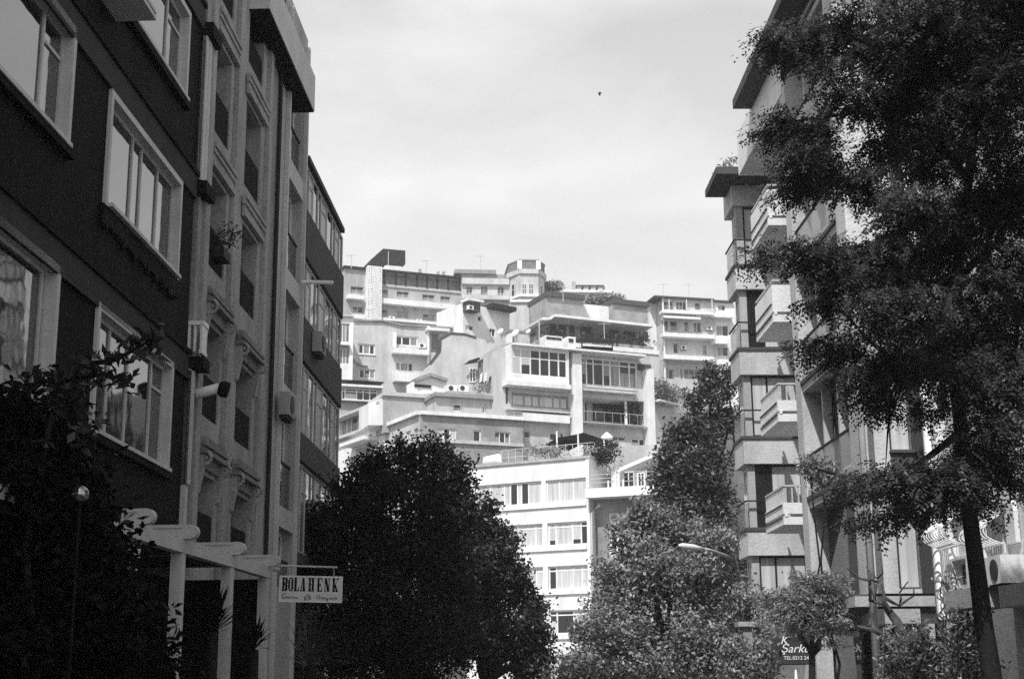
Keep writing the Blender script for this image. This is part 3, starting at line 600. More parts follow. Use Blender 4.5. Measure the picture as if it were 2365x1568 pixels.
for i, (xx, yy, x1, y1) in enumerate(((455, 1140, 590, 1260), (340, 1130, 372, 1240))):
    q = F.q(b_(xx, yy), b_(x1, y1), -6); o = thing('chimney', ['brick chimney stack among dishes on the tiled roof', 'slim white chimney at the left of the tiled roof'][i], 'chimney', F.P(q[0], zrr - .5, -6))
    MB().box(F, q[0], q[1], zrr - .6, q[3], -6.9, -6).build('stack', ['pale', 'white'][i], o); MB().box(F, q[0] - .1, q[1] + .1, q[3], q[3] + .15, -7, -5.9).build('cap', 'midd', o)
pl = thing('balcony_plant', 'bushy potted plant at the right end of the open loggia', 'plant', F.P(S(1750, 650), ql[2], -.6)); p = F.P(S(1750, 650), (ql[2] + ql[3]) / 2, -.6)
quads_mesh('foliage', leaf_quads(blob(p, (.9, .5, 1.15), 40, 9, .2), .24, .13), M['leafA'], pl); MB().tube([p - Vector((0, 0, 1.5)), p - Vector((0, 0, .9))], [.28, .36], 10).build('pot', 'midd', pl)

# light wall right of it
H = Hill('side_house', 'blank pale house wall with a planted ledge behind the tall dark tree', 'house', (1975, 300), (2360, 400), 124, c_)
H.poly([(1965, 1400), (1965, 300), (2100, 330), (2240, 400), (2420, 420), (2420, 1400)], -9, 0, 'wall', 'pale')
MB().box(H.F, H.F.sz(c_(1965, 800))[0], H.F.sz(c_(2420, 800))[0], H.zb, H.F.sz(c_(1965, 1390))[1], -8.9, -.05).build('plinth', 'pale', H.root)
H.box(2080, 505, 2330, 545, .02, .9, 'ledge', 'white')
o = thing('ledge_plants', 'trailing greenery on the ledge of the blank pale house', 'plants', H.F.P(H.F.sz(c_(2130, 450))[0], H.F.sz(c_(2130, 500))[1], .4))
quads_mesh('foliage', leaf_quads(np.concatenate([blob(H.F.P(*H.F.sz(c_(x, y)), .4), (1.0, .5, .8), 40, 8, .25) for x, y in ((2040, 400), (2110, 430), (2190, 440), (2010, 370))]), .3, .16), M['leafB'], o)

# brick terraced house with a corner towards us, left of centre
d2 = d_
H = Hill('brick_house', 'pale brick corner house with roof terrace and penthouse, left of the glazed balconies', 'house', d_(1250, 745), d_(2260, 806), 106.5)
F = H.F; zt = H.zt; sR = F.sz(c_(458, 760))[0]
for x0, y0, x1, y1, k in ((1480, 918, 1730, 1085, 'cdc'), (1945, 942, 2052, 1105, 'd')): q = F.q(d_(x0, y0), d_(x1, y1)); op(q); window(H.root, F, *q, cols=len(k), kinds=k, gc='curt', sill=True, fw=.1)
q = F.q(c_(125, 868), c_(312, 1010)); op(q); window(H.root, F, *q, cols=3, kinds='hd', gc='curtd', sill=True)
mb = MB(); wall(mb, F, 0, sR, H.zb, zt, H.ops, back=10); mb.build('wall', 'brick', H.root); H.ops = []
a = at(d_(1250, 745), 106.5); b = onz(d_(680, 965), a.z); G = Fac(a.xy, (b - a).xy); gl = (b - a).length
ops = []
for x0, y0, x1, y1, k in ((1025, 985, 890, 1215, 'd'), (1128, 945, 1062, 1060, 'c'), (1225, 915, 1172, 1040, 'd')):
    s0, z1 = G.sz(d_(x0, y0)); s1, z0 = G.sz(d_(x1, y1)); s0, s1 = min(s0, s1), max(s0, s1); ops.append((s0, s1, z0, z1, .2)); window(H.root, G, s0, s1, z0, z1, dep=.2, cols=1, kinds=k)
mb = MB(); wall(mb, G, .02, gl, H.zb, zt - .01, ops, back=.6); mb.build('side_wall', 'pale', H.root)
for FF, L in ((F, sR), (G, gl)):
    MB().box(FF, 0, L, zt + .01, zt + .3, -.4, .3).build('cornice', 'white', H.root)
    r = MB()
    for k in (.42, .54, .66): r.bar(FF.P(0, zt + k, .1), FF.P(L, zt + k, .1), .03)
    for i in range(12): r.bar(FF.P(L * i / 11, zt + .3, .1), FF.P(L * i / 11, zt + .66, .1), .03)
    r.build('terrace_railing', 'metal', H.root)
    MB().box(FF, 0, L, FF.sz(d_(1600, 1115))[1] if FF is F else zt - 4.6, (FF.sz(d_(1600, 1115))[1] if FF is F else zt - 4.6) + .25, .02, .18).build('string_course', 'pale', H.root)
q = F.q(d_(1440, 545), d_(1440, 545), -3); zp = F.sz(d_(1660, 520), -3)[1]; sp = F.sz(d_(1455, 600), -3)[0]
ops = []
for x0, y0, x1, y1, k in ((1680, 585, 1808, 712, 'd'), (2062, 602, 2118, 735, 'd')): o = F.q(d_(x0, y0), d_(x1, y1), -3); ops.append(o + (.2,)); window(H.root, F, *o, off=-3, dep=.2, cols=1, kinds=k, fw=.14, gc='curtd')
mb = MB(); wall(mb, F, sp, sR + 1.5, zt - .5, zp, ops, off=-3, back=6); mb.build('penthouse', 'pale', H.root)
MB().box(F, sp - .2, sR + 1.5, zp, zp + .3, -9, -2.6).build('penthouse_roof', 'midd', H.root); MB().box(F, sp + 1, sR + 1.5, zp + .3, zp + .52, -8.6, -2.8).build('roof_upstand', 'mid', H.root)
q = F.q(d_(810, 492), d_(1445, 520), -5); MB().box(F, q[0], q[1], zt - .5, q[3], -10, -5.5).build('rear_block', 'mid', H.root); MB().box(F, q[0] - .15, q[1], q[3], q[3] + .3, -10.1, -5.3).build('coping', 'pale', H.root)
q = F.q(d_(575, 600), d_(805, 640), -5.6); MB().prism(F, [F.sz(d_(575, 880), -6), F.sz(d_(575, 592), -6), F.sz(d_(805, 500), -6), F.sz(d_(805, 880), -6)], -9, -6).build('rear_wall', 'whitew', H.root)
for i, x in enumerate((1605, 1755)):
    q = F.q(d_(x, 348), d_(x + 132, 442), -4); air_conditioner(['left one', 'right one'][i] + ' of two white fan units standing on the penthouse roof', F, q[0], q[1], max(q[2], zp + .56), q[3], -5, -4)
o = thing('pigeon_loft', 'little gabled shed with a dark slatted front behind the roof fan units', 'shed', F.P(F.sz(d_(1280, 400), -7)[0], zp, -7.5))
p = [F.sz(d_(*k), -7) for k in ((1165, 470), (1165, 300), (1370, 225), (1600, 300), (1600, 470))]; MB().prism(F, p, -9, -7).build('wall', 'whitew', o)
q = F.q(d_(1175, 345), d_(1390, 392), -7); MB().box(F, *q, -6.98, -6.9).build('slatted_vent', 'dkmetal', o)
r = MB(); r.bar(F.P(*p[1], -8), F.P(*p[2], -8), 2.8, .25); r.bar(F.P(*p[2], -8), F.P(*p[3], -8), 2.8, .25); r.build('roof', 'midd', o)
MB().box(F, p[0][0], p[4][0], zt - 1, p[0][1], -8.9, -7.1).build('base', 'pale', o)

# white house with a slanting glazed balcony at the far left of the hill
H = Hill('white_house', 'bright white house with a slanting glazed balcony above the dark tree', 'house', d_(800, 615), d_(150, 862), 112)
F = H.F; zt = H.zt
S = lambda x, y: F.sz(d_(x, y))[0]; Z = lambda x, y: F.sz(d_(x, y))[1]
sA, sB = S(795, 700), S(150, 880)
s0, s1 = sorted((S(560, 800), S(200, 950))); zs = (Z(545, 925), Z(545, 700)); H.ops.append((s0, s1, zs[0], zs[1], .2)); window(H.root, F, s0, s1, zs[0], zs[1], dep=.2, cols=[.12, .25, .4, .62, .8], kinds='ddcdcc', gc='curtd', fw=.1)
s2, s3 = sorted((S(785, 800), S(600, 850))); z4 = (Z(600, 940), Z(600, 690)); H.ops.append((s2, s3, z4[0], z4[1], .25)); window(H.root, F, s2, s3, z4[0], z4[1], dep=.25, cols=[.35, .7], kinds='cdd', gc='curt')
s4, s5 = sorted((S(655, 1250), S(400, 1300))); H.ops.append((s4, s5, Z(530, 1400), Z(530, 1150), 1.3, 1))
s6, s7 = sorted((S(780, 1250), S(725, 1250))); H.ops.append((s6, s7, Z(750, 1340), Z(750, 1160), .2)); window(H.root, F, s6, s7, Z(750, 1340), Z(750, 1160), dep=.2, cols=2, kinds='cd')
s8, s9 = sorted((S(385, 1350), S(290, 1380))); H.ops.append((s8, s9, Z(340, 1450), Z(340, 1300), .2)); window(H.root, F, s8, s9, Z(340, 1450), Z(340, 1300), dep=.2, cols=3, kinds='dd')
mb = MB(); wall(mb, F, min(sA, sB), max(sA, sB), H.zb, zt, H.ops, back=6); mb.build('wall', 'whitew', H.root); H.ops = []
MB().box(F, min(sA, sB) - .2, max(sA, sB) + .3, zt, zt + .22, -6, .9).build('roof', 'pale', H.root)
MB().box(F, s0, max(sA, sB), zs[0] - .25, zs[0] - .03, .02, .5).build('ledge', 'pale', H.root)
MB().box(F, s4 - .5, s5 + .6, Z(530, 1130), Z(530, 1085), .02, 1.2).build('canopy', 'white', H.root)

# big white block in front
H = Hill('white_block', 'large white apartment block with long window bands above the street trees', 'building', (1650, 8), (60, 142), 90, f_)
F = H.F; zt = H.zt
S = lambda x, y=300: F.sz(f_(x, y))[0]; Z = lambda x, y: F.sz(f_(x, y))[1]
sR, sL = S(1660), S(35)
z1, z0 = Z(1600, 258), Z(1600, 565); fl = Z(1600, 258) - Z(1600, 828)
def fr(s0, s1, px): return sorted((S(x) - s0) / (s1 - s0) for x in px)
for r in range(5):
    dz = -fl * r
    for (xa, xb, mul, kinds, tr) in (
        ((1070, 1620, (1240, 1425), ('ccc', 'bdhh', 'cccd', 'hdcc', 'cccc')[r], None if r == 0 else .8) if r == 0 else (1085, 1640, (1185, 1400, 1515), ('', 'ucud', 'dccc', 'hdcc', 'cdcc')[r], .8)),
        ((140, 1015, (330, 520, 595, 690, 740, 835), 'cucdcdc', None) if r == 0 else (150, 1022, (420, 690, 925), 'dccc', .8))):
        s0, s1 = sorted((S(xa), S(xb))); k = kinds
        if F.d.x < 0: k = kinds[::-1]
        H.ops.append((s0, s1, z0 + dz, z1 + dz, .2)); window(H.root, F, s0, s1, z0 + dz, z1 + dz, dep=.2, cols=fr(s0, s1, mul), kinds=k, tr=tr, gc='curt', fw=.1)
    MB().box(F, min(sR, sL) + .3, max(sR, sL), z0 + dz - .3, z0 + dz - .02, .02, .12).build('sill', 'white', H.root)
mb = MB(); wall(mb, F, min(sR, sL), max(sR, sL), 0, zt, H.ops, back=9); mb.build('wall', 'whitew', H.root); H.ops = []
MB().box(F, min(sR, sL) - .05, max(sR, sL) + .05, zt + .005, zt + .18, -9, .12).build('coping', 'mid', H.root)
MB().box(F, min(S(1622), S(1662)), max(S(1622), S(1662)), 0, zt - .1, .01, .25).build('corner_pilaster', 'white', H.root)
o = MB(); s = S(1690); o.tube([F.P(s, 0, .1), F.P(s, Z(1690, 720), .1), F.P(S(1780), Z(1780, 620), .1)], .14, 8); o.build('drainpipe', 'white', H.root, True)
# roof terrace things
rl = MB(); n_ = 14; s0, s1 = S(1640), S(400)
for k in (.5, 1.0): rl.bar(F.P(s0, zt + .18 + k, -1), F.P(s1, zt + .18 + k, -1), .04)
for i in range(n_): s = s0 + (s1 - s0) * i / (n_ - 1); rl.bar(F.P(s, zt + .18, -1), F.P(s, zt + 1.2, -1), .04)
o = thing('roof_railing', 'thin metal railing along the roof edge of the white block', 'railing', F.P(s0, zt + .18, -1)); rl.build('rails', 'metal', o)
o = thing('shade_canopy', 'sagging black shade cloth on posts over the roof terrace', 'canopy', F.P(F.sz(c_(1150, 1000), -4)[0], zt + .18, -4))
cc = [F.sz(c_(*p), -4) for p in ((800, 1050), (940, 965), (1180, 925), (1250, 905), (1480, 985), (1490, 1050), (1210, 1000), (1040, 985), (900, 1055))]
MB().prism(F, cc, -5.5, -3).build('cloth', 'black', o)
for x, y0, y1 in ((935, 890, 1170), (1185, 930, 1140), (1490, 990, 1140)): a, z = F.sz(c_(x, y0), -4); MB().bar(F.P(a, zt + .18, -3), F.P(a, z, -3), .1).build('post', 'white', o)
o = thing('parasol', 'closed white parasol standing beside the black shade cloth', 'parasol', F.P(F.sz(c_(1450, 1000), -6)[0], zt + .18, -6)); a, z = F.sz(c_(1452, 875), -6); zc = F.sz(c_(1452, 985), -6)[1]
MB().tube([F.P(a, z, -6), F.P(a, (z + zc) / 2, -6), F.P(a, zc, -6)], [.05, .42, .38], 10).build('cover', 'white', o, True); MB().tube([F.P(a, zt + .18, -6), F.P(a, zc, -6)], .04, 6).build('pole', 'metal', o)
o = thing('covered_boat', 'long white tarpaulin covered bundle lying on the flat roof', 'covered bundle', F.P(F.sz(f_(300, 60), -2)[0], zt + .18, -2)); a, z = F.sz(f_(250, 40), -2.5); b_2 = F.sz(f_(500, 20), -2.5)[0]
MB().tube([F.P(a, zt + .35, -2.5), F.P(a + (b_2 - a) * .2, zt + .75, -2.5), F.P(a + (b_2 - a) * .8, zt + .85, -2.5), F.P(b_2, zt + .5, -2.5)], [.12, .42, .42, .1], 10).build('tarpaulin', 'white', o, True)
for i, (x0, x1, y, rr) in enumerate(((560, 900, 1095, .5), (1240, 1520, 1080, 1.0), (1320, 1420, 1170, .6))):
    o = thing('terrace_plants', ['straggling plants along the roof railing left of the shade cloth', 'dense potted plants hanging below the shade cloth', 'trailing plant spilling over the roof edge below the shade cloth'][i], 'plants', F.P(F.sz(c_((x0 + x1) / 2, y), -1.6)[0], zt + .18, -1.6))
    P = np.concatenate([blob(F.P(*F.sz(c_(x0 + (x1 - x0) * j / 5, y + 12 * math.sin(j * 2)), -.9), -1.2), (.55, .5, .4 * rr + .15), 16, 7, .16) for j in range(6)]); quads_mesh('foliage', leaf_quads(P, .19, .1), M['leafA' if i else 'leafB'], o)

# recessed brick wing with a white balcony right of the block
H = Hill('brick_wing', 'brick wing with a long white balcony set back beside the white block', 'building', f_(1672, 440), h_(1000, 380), 90.4)
F = H.F; zt = H.zt
q = F.q(f_(1890, 722), f_(2120, 1300)); H.ops.append(q + (.2,)); window(H.root, F, *q, dep=.2, cols=2, kinds='cc', gc='curtd', fw=.16)
s0, s1 = F.sz(f_(1670, 500))[0], F.sz(h_(1500, 500))[0]; zb = F.sz(f_(1672, 560))[1]
mb = MB(); wall(mb, F, s0 - .5, s1, 0, zb + .4, H.ops, back=8); mb.build('wall', 'brick', H.root)
MB().box(F, s0, s1, zb, zt, .02, 1.3).build('balcony', 'white', H.root)
MB().box(F, s0, s1, zb + .42, zt + 3.1, -8, -2.2).build('upper_storey', 'mid', H.root)
for x0, y0, x1, y1 in ((345, 190, 505, 390), (540, 200, 640, 390), (650, 150, 900, 330)):
    q = F.q(h_(x0, y0), h_(x1, y1), -2.2); window(H.root, F, *q, off=-2.1, dep=.05, cols=2, kinds='d', gd='glass', fm='white')
r = MB()
for x, y in ((150, 300), (345, 230), (535, 200), (625, 200), (805, 200), (925, 285), (1050, 250)): s, z = F.sz(h_(x, y), 1.2); r.bar(F.P(s, zt, 1.2), F.P(s, z, 1.2), .1)
r.build('balcony_post', 'white', H.root); r = MB()
for k in (.35, .6, .85): r.bar(F.P(s0, zt + k, 1.2), F.P(s1, zt + k, 1.2), .04)
r.build('railing', 'metal', H.root)
q = F.q(h_(330, 30), h_(960, 165), 1); o = MB(); pts = [F.P(q[0], q[2], 1.6), F.P(q[1], q[2] + 1.1, 1.6), F.P(q[1], q[3] + .4, -2), F.P(q[0] + .8, q[3] - .3, -2)]; o.add(pts + [p + Vector((0, 0, .25)) for p in pts], [(0, 1, 2, 3), (4, 5, 6, 7), (0, 1, 5, 4), (1, 2, 6, 5), (2, 3, 7, 6), (3, 0, 4, 7)]); o.build('awning', 'white', H.root)
MB().box(F, F.sz(h_(190, 200), -1)[0], F.sz(h_(300, 200), -1)[0], zb + .42, F.sz(h_(240, 130), -1)[1], -2.2, -1).build('pier', 'white', H.root)
o = MB(); a = F.sz(f_(1990, 100), -1)[0]; o.tube([F.P(a, zb + .42, -1), F.P(a, F.sz(f_(1990, -60), -1)[1], -1)], .1, 6); o.build('flue', 'white', H.root)
MB().box(F, s0 - .4, s0 + 5, zb + .42, F.sz(f_(1700, 20), -2)[1], -8, -4).build('stair_block', 'pale', H.root)

# aerials, fan units, dishes, pipes and washing over the hill
def aerial(label, p, Y, h, base):
    c = at(p, Y); b = at(base, Y); o = thing('roof_aerial', label, 'aerial', b, 'television aerials on the hill roofs'); m_ = MB(); t = Vector((c.x, c.y, c.z))
    m_.tube([(c.x, c.y, b.z - .4), t], .05, 5)
    for k in range(5): z = t.z - .15; m_.bar((t.x - .6 + .3 * k, t.y - .45 + .1 * k, z), (t.x - .6 + .3 * k, t.y + .45 - .1 * k, z), .035)
    m_.bar((t.x - .7, t.y, t.z - .15), (t.x + .8, t.y, t.z - .15), .04); m_.build('mast', 'metal', o)
for lb, p, Y, b in (('thin aerial at the left end of the hotel roof', (812, 588), 188, (812, 614)), ('thin aerial right of the hotel rooftop box', (985, 600), 187, (985, 626)), ('tall aerial on the attic of the old stone building', (1110, 590), 207, (1110, 622)),
                    ('forked aerial over the far balconied apartments', (1590, 655), 199, (1590, 684)), ('aerial at the corner of the far balconied apartments', (1532, 655), 198, (1532, 684)), ('aerial behind the dark pergola slats', (1395, 745), 165, (1395, 800)), ('aerial among the dishes on the tiled roof', (1245, 735), 114, (1245, 780)),
                    ('aerial over the blank wall of the apartment house', (860, 712), 158, (860, 742)), ('aerial on the left penthouse of the terrace building', (1300, 660), 171, (1300, 690))): aerial(lb, p, Y, 1, b)
def wall_unit(lb, F, p, w_=.8, h_=.55): s_, z_ = F.sz(p, .3); air_conditioner(lb, F, s_ - w_ / 2, s_ + w_ / 2, z_ - h_ / 2, z_ + h_ / 2, .03, .38)
def hf_(A, B, Y): a = at(A, Y); b = onz(B, a.z); return Fac(a.xy, (b - a).xy)
F1 = hf_(a_(250, 290), a_(1795, 440), 190); F2 = hf_(a_(380, 985), a_(1690, 1078), 156); F3 = hf_(e_(540, 185), e_(1365, 232), 196); F4 = hf_(f_(1650, 8), f_(60, 142), 90); F5 = hf_(d_(1250, 745), d_(2260, 806), 106.5)
for lb, F_, p in (('fan unit under the lower right hotel windows', F1, a_(1240, 1000)), ('fan unit between the two lower middle hotel windows', F1, a_(880, 960)), ('fan unit below the upper bay of the apartment house', F2, a_(1280, 1320)),
                  ('fan unit beside the black doorway of the far apartments', F3, e_(880, 1020)), ('fan unit at the right end of the far middle balcony', F3, e_(1300, 700))): wall_unit(lb, F_, p)
o = thing('laundry', 'white washing hanging beside the roof fan units', 'laundry', F5.P(F5.sz(d_(2060, 300), -3)[0], F5.sz(d_(2060, 330), -3)[1], -3))
for i, (x0, y0, x1, y1) in enumerate(((2030, 190, 2075, 330), (2085, 175, 2140, 320), (2150, 230, 2190, 330))): q = F5.q(d_(x0, y0), d_(x1, y1), -3); MB().prism(F5, [(q[0], q[2]), (q[1] - .1, q[2] + .15), (q[1], q[3]), (q[0] + .1, q[3] - .1)], -3.05, -3).build('cloth', ['white', 'white', 'dkmetal'][i], o)
q = F5.sz(d_(2020, 180), -3); q2 = F5.sz(d_(2200, 215), -3); MB().tube([F5.P(*q, -3.02), F5.P(*q2, -3.02)], .02, 5).build('line', 'metal', o)
quads_mesh('foliage', leaf_quads(blob(F5.P(*F5.sz(d_(2130, 400), -3.4), -3.4), (1.1, .6, .5), 30, 8, .2), .25, .13), M['leafB'], thing('terrace_plants', 'potted plants below the washing on the penthouse roof', 'plants', F5.P(*F5.sz(d_(2130, 430), -3.4), -3.4)))
# ------------------------------------------------------------------ left side of the street
L = Fac((-6.1, 0), vp(1295), (vp(1295).y, -vp(1295).x))
k1 = lambda x, y: (.5 * x, .5 * y); k2 = lambda x, y: (.5 * x, 784 + .5 * y)
A_ = zz(540, 0); B_ = zz(540, 360); C_ = zz(540, 720); D_ = zz(540, 1080); E_ = zz(540, 1440); P_ = zz(240, 1440)
s_c = L.sz((432, 800))[0]

dk = thing('dark_apartments', 'nearly black apartment facade with large pale framed windows on the left', 'building', L.P(s_c - 6, 0))
ops = []
colA1 = L.sz((160, 240))[0]; colA0 = colA1 - 3.1; colB0 = L.sz((221, 700))[0]; colB1 = L.sz((398, 800))[0]
zs = lambda tl, br: (L.sz(br)[1], L.sz(tl)[1])
rows = {'A1': zs((174, 72), (158, 356)), 'B1': zs((412, 415), (405, 648)), 'B0': zs((395, 838), (386, 1094)), 'A0': zs((140, 622), (127, 985)), 'B2': zs((430, 22), (422, 236))}
rows['A2'] = tuple(z + (rows['A1'][0] - rows['A0'][0]) for z in rows['A1'])
rows['B3'] = tuple(z + (rows['B1'][0] - rows['B0'][0]) for z in rows['B2'])
zg = rows['B0'][0] - (rows['B1'][0] - rows['B0'][0])
muls = {'B1': ((300, 330), (322, 355), (361, 400)), 'B0': ((237, 900), (285, 900), (342, 930)), 'B2': ((380, 100),), 'A1': ((88, 200),), 'A0': ((92, 700),)}
for k in ('A0', 'A1', 'A2', 'B0', 'B1', 'B2', 'B3'):
    s0, s1 = (colA0, colA1) if k[0] == 'A' else (colB0, colB1); z0, z1 = rows[k]
    ops.append((s0, s1, z0, z1, .2))
    cols = sorted((L.sz(p, -.13)[0] - s0) / (s1 - s0) for p in muls.get(k, ((300, 330), (361, 400)) if k[0] == 'B' else ((88, 200),)))
    cols = [c for c in cols if .05 < c < .95]
    nC = len(cols) + 1
    wd = window(dk, L, s0 + .1, s1 - .1, z0 + .06, z1 - .1, dep=.14, cols=cols, tr=.74, trcols=[nC - 1] if k not in ('B1',) else [], fm='lightframe', kinds='d', gd='glassr', fw=.055)
    r = MB()
    r.box(L, s0, s0 + .1, z0, z1, -.195, .05); r.box(L, s1 - .1, s1, z0, z1, -.195, .05); r.box(L, s0 + .1, s1 - .1, z1 - .1, z1, -.195, .05); r.box(L, s0 + .1, s1 - .1, z0, z0 + .055, -.195, .12)
    r.build('surround', 'lightframe', wd)
    if k == 'B1':
        n = 60; pts = [(s0 - .1 + (s1 - s0 + .2) * i / n, z0 - .22 - random.uniform(0, .12) - .06 * (i % 2)) for i in range(n + 1)]
        MB().prism(L, [(s0 - .1, z0 - .01), (s1 + .1, z0 - .01)] + pts[::-1], .01, .06).build('sill_fringe', 'dark', wd)
    else: MB().box(L, s0 - .05, s1 + .05, z0 - .1, z0 - .005, .01, .1).build('sill', 'dark', wd)
mb = MB(); wall(mb, L, -14, s_c, 0, 17.5, ops, back=9); mb.build('wall', 'dark', dk)
hst = rows['B1'][0] - rows['B0'][0]
zl = L.sz(k1(560, 343))[1]
for i in range(-2, 3):
    MB().box(L, -14, s_c - .01, zl + hst * i - .42, zl + hst * i - .02, .01, .05).build('string_band', 'darkband', dk)
    MB().box(L, -14, s_c - .01, zl + hst * i - .02, zl + hst * i + .06, .01, .09).build('string_course', 'dark', dk)
MB().box(L, -14, s_c + .2, 17.5, 17.9, -9, .6).build('roof', 'dark', dk)
# pale end bay with glazed upper storey, open balcony and a lower strip of windows
s0, s1 = s_c + .02, L.sz((486, 300), .06)[0]
zb = L.sz((447, 400), .06)[1]; zt_ = L.sz((455, 60), .06)[1]
MB().box(L, s0, s1, zb - .22, zb, -1, .2).build('balcony_slab', 'dark', dk); MB().box(L, s0, s1, zt_ + .1, zt_ + .35, -1, .2).build('balcony_slab', 'dark', dk)
window(dk, L, s0, s1 - .25, zb + .01, zt_ + .09, off=.04, dep=.0, cols=[.33, .66], tr=.78, fm='lightframe', kinds='ccc', gc='curtd', fw=.09)
MB().box(L, s1 - .24, s1, zb + .01, zt_ + .09, -1, .08).build('bay_pier', 'lightframe', dk)
zc2 = L.sz((444, 802), .25)[1]; zr2 = L.sz((444, 712), .25)[1]
MB().box(L, s0, s1 - .2, zc2 - .2, zc2, -1, .28).build('balcony_slab', 'dark', dk)
r = MB(); r.box(L, s0 + .05, s1 - .25, zr2 - .07, zr2, .17, .25); r.box(L, s0 + .05, s1 - .25, zc2 + .06, zc2 + .12, .18, .24)
for i in range(9): x = s0 + .08 + (s1 - s0 - .36) * i / 8; r.box(L, x - .022, x + .022, zc2 + .12, zr2 - .07, .19, .23)
for j in range(4): d = -.2 + .1 * j; r.box(L, s0 + .07, s0 + .11, zc2 + .1, zr2 - .07, d - .02, d + .02)
r.box(L, s0 + .05, s0 + .13, zr2 - .07, zr2, -.3, .169); r.build('balustrade', 'white', dk)
zl3 = L.sz((436, 1112), .2)[1]; zl2 = L.sz((440, 840), .2)[1]
window(dk, L, s0, s1 - .5, zl3, zl2, off=.06, dep=.0, cols=2, tr=.6, fm='lightframe', kinds='dc', gc='curtd', gd='glassr', fw=.08)
MB().box(L, s0, s1 - .5, 0, zl3 - .01, -1, .08).build('bay_pier', 'lightframe', dk); MB().box(L, s0, s1 - .4, zl2 + .005, zc2 - .21, -1, .07).build('bay_pier', 'lightframe', dk)
MB().box(L, s0, s1, zc2 + .01, zb - .23, -1.2, -.9).build('bay_recess', 'dark', dk); MB().box(L, s1 - .45, s1, 0, 17, -1, .03).build('bay_pier', 'ornate', dk)
# window unit and flue on it
q = L.q((268, -40), (322, 50), .3); o = thing('air_conditioner', 'boxed unit in a pale open frame hanging high on the dark facade', 'air conditioner', L.P(q[0], q[2], 0), 'outdoor air conditioning units')
f = MB(); z0, z1 = q[2], q[3]
for a, b in ((q[0], q[0] + .06), (q[0] + .9, q[0] + .96)):
    for c, d in ((0.01, .06), (.5, .56)): f.box(L, a, b, z0, z1, c, d)
f.box(L, q[0], q[0] + .96, z0 - .06, z0 - .002, .01, .58); f.box(L, q[0], q[0] + .96, z1 + .002, z1 + .06, .01, .58); f.build('bracket', 'lightframe', o)
MB().box(L, q[0] + .08, q[0] + .88, z0 + .01, z1 - .06, .07, .5).build('casing', 'dkmetal', o)
o = thing('exhaust_pipe', 'pale exhaust pipe with a black cap jutting from the bay above the lower cornice', 'pipe', L.P(s0 + .2, zl2 - .4, .25))
p0 = L.P(s0 + .25, L.sz((432, 884), .2)[1], .1); y0 = p0.y; p1 = at((507, 896), y0 + .1); p2 = at((528, 902), y0 + .12)
MB().tube([p0, p1], .085, 14).build('pipe', 'white', o, True); MB().tube([p1 - (p2 - p1) * .1, p1 + (p2 - p1) * .3, p2], [.1, .14, .13], 10).build('cap', 'black', o)

# ornate narrow building
oR = L.sz((622, 800))[0]; oL = s1 + .001
ob = thing('ornate_building', 'narrow weathered building with tall recessed windows, moulded hoods and scroll brackets', 'building', L.P((oL + oR) / 2, 0))
spec = [('1a', A_(488, 460), B_(628, 405)), ('1b', B_(418, 690), C_(572, 560)), ('1c', C_(352, 1080), D_(508, 900)), ('1d', D_(272, 1500), E_(465, 930)), ('10', A_(560, -900), A_(690, 250)),
        ('20', A_(925, -60), A_(1078, 1130)), ('2b', A_(880, 1290), B_(1032, 1130)), ('2c', B_(825, 1340), C_(988, 1090)), ('2d', D_(778, 60), D_(946, 1240)), ('2e', E_(728, 200), E_(905, 1080))]
c1 = [L.sz(p)[0] for k, a, b in spec if k[0] == '1' and k != '10' for p in (a, b)]; c2 = [L.sz(p)[0] for k, a, b in spec if k[0] == '2' for p in (a, b)]
avg = lambda v: sum(v) / len(v)
cc = {'1': (avg(c1[0::2]), avg(c1[1::2])), '2': (avg(c2[0::2]), avg(c2[1::2]))}
ops = []; hoods = []; D_R = .34
for k, tl, br in spec:
    s0, s1 = cc[k[0]]; z1, z0 = L.sz(tl)[1], L.sz(br)[1]
    if z1 < z0: z0, z1 = z1, z0
    ops.append((s0, s1, z0, z1, D_R)); zr = z0 + (z1 - z0) * .45
    wd = window(ob, L, s0, s1, z0, z1, dep=D_R, cols=2, tr=.72, fm='ornwet', kinds='d', gd='glass', fw=.1)
    MB().box(L, s0 + .02, s1 - .02, z0 + .02, zr, -.09, -.03).build('balconet', 'black', wd)
    a, b = s0 - .2, s1 + .28
    hd = MB(); zt = z1 + .08
    if k in ('1c', '1d', '2d', '2e'):
        hd.prism(L, [(a, zt + .28), (b, zt + .28), (b, zt + .42), (b - .12, zt + .52), (a + .12, zt + .52), (a, zt + .42)], .02, .12); hd.box(L, a - .04, b + .04, zt + .34, zt + .4, .12, .17)
        hd.box(L, a - .06, b + .06, zt + .2, zt + .275, .02, .19); hd.box(L, a + .04, b - .04, zt, zt + .195, .02, .07); hd.build('pediment', 'ornwet', ob)
        for x in (s0 - .12, s1 + .12):
            br = MB(); ct = L.P(x, zt + .12, .12)
            u = Vector((L.n.x, L.n.y, 0)); pr = [ct + u * (math.cos(t) * (.03 + .014 * t) ) + Vector((0, 0, math.sin(t) * (.03 + .014 * t))) for t in [i * .5 for i in range(20)]]
            br.tube(pr, .035, 6); br.prism(Fac(L.P(x - .09, 0, 0).xy, L.n, -L.d), [(0, zt - .5), (.05, zt - .45), (.12, zt - .05), (.15, zt + .28), (0, zt + .28)], -.18, 0)
            br.build('scroll_bracket', 'ornate', ob)
    else:
        hd.box(L, a, b, zt + .34, zt + .42, .02, .13); hd.box(L, a, b, zt + .24, zt + .335, .02, .1); hd.box(L, a + .03, b - .03, zt + .1, zt + .235, .02, .07); hd.box(L, a + .03, b - .03, zt, zt + .095, .02, .1)
        hd.build('hood_moulding', 'ornate', ob)
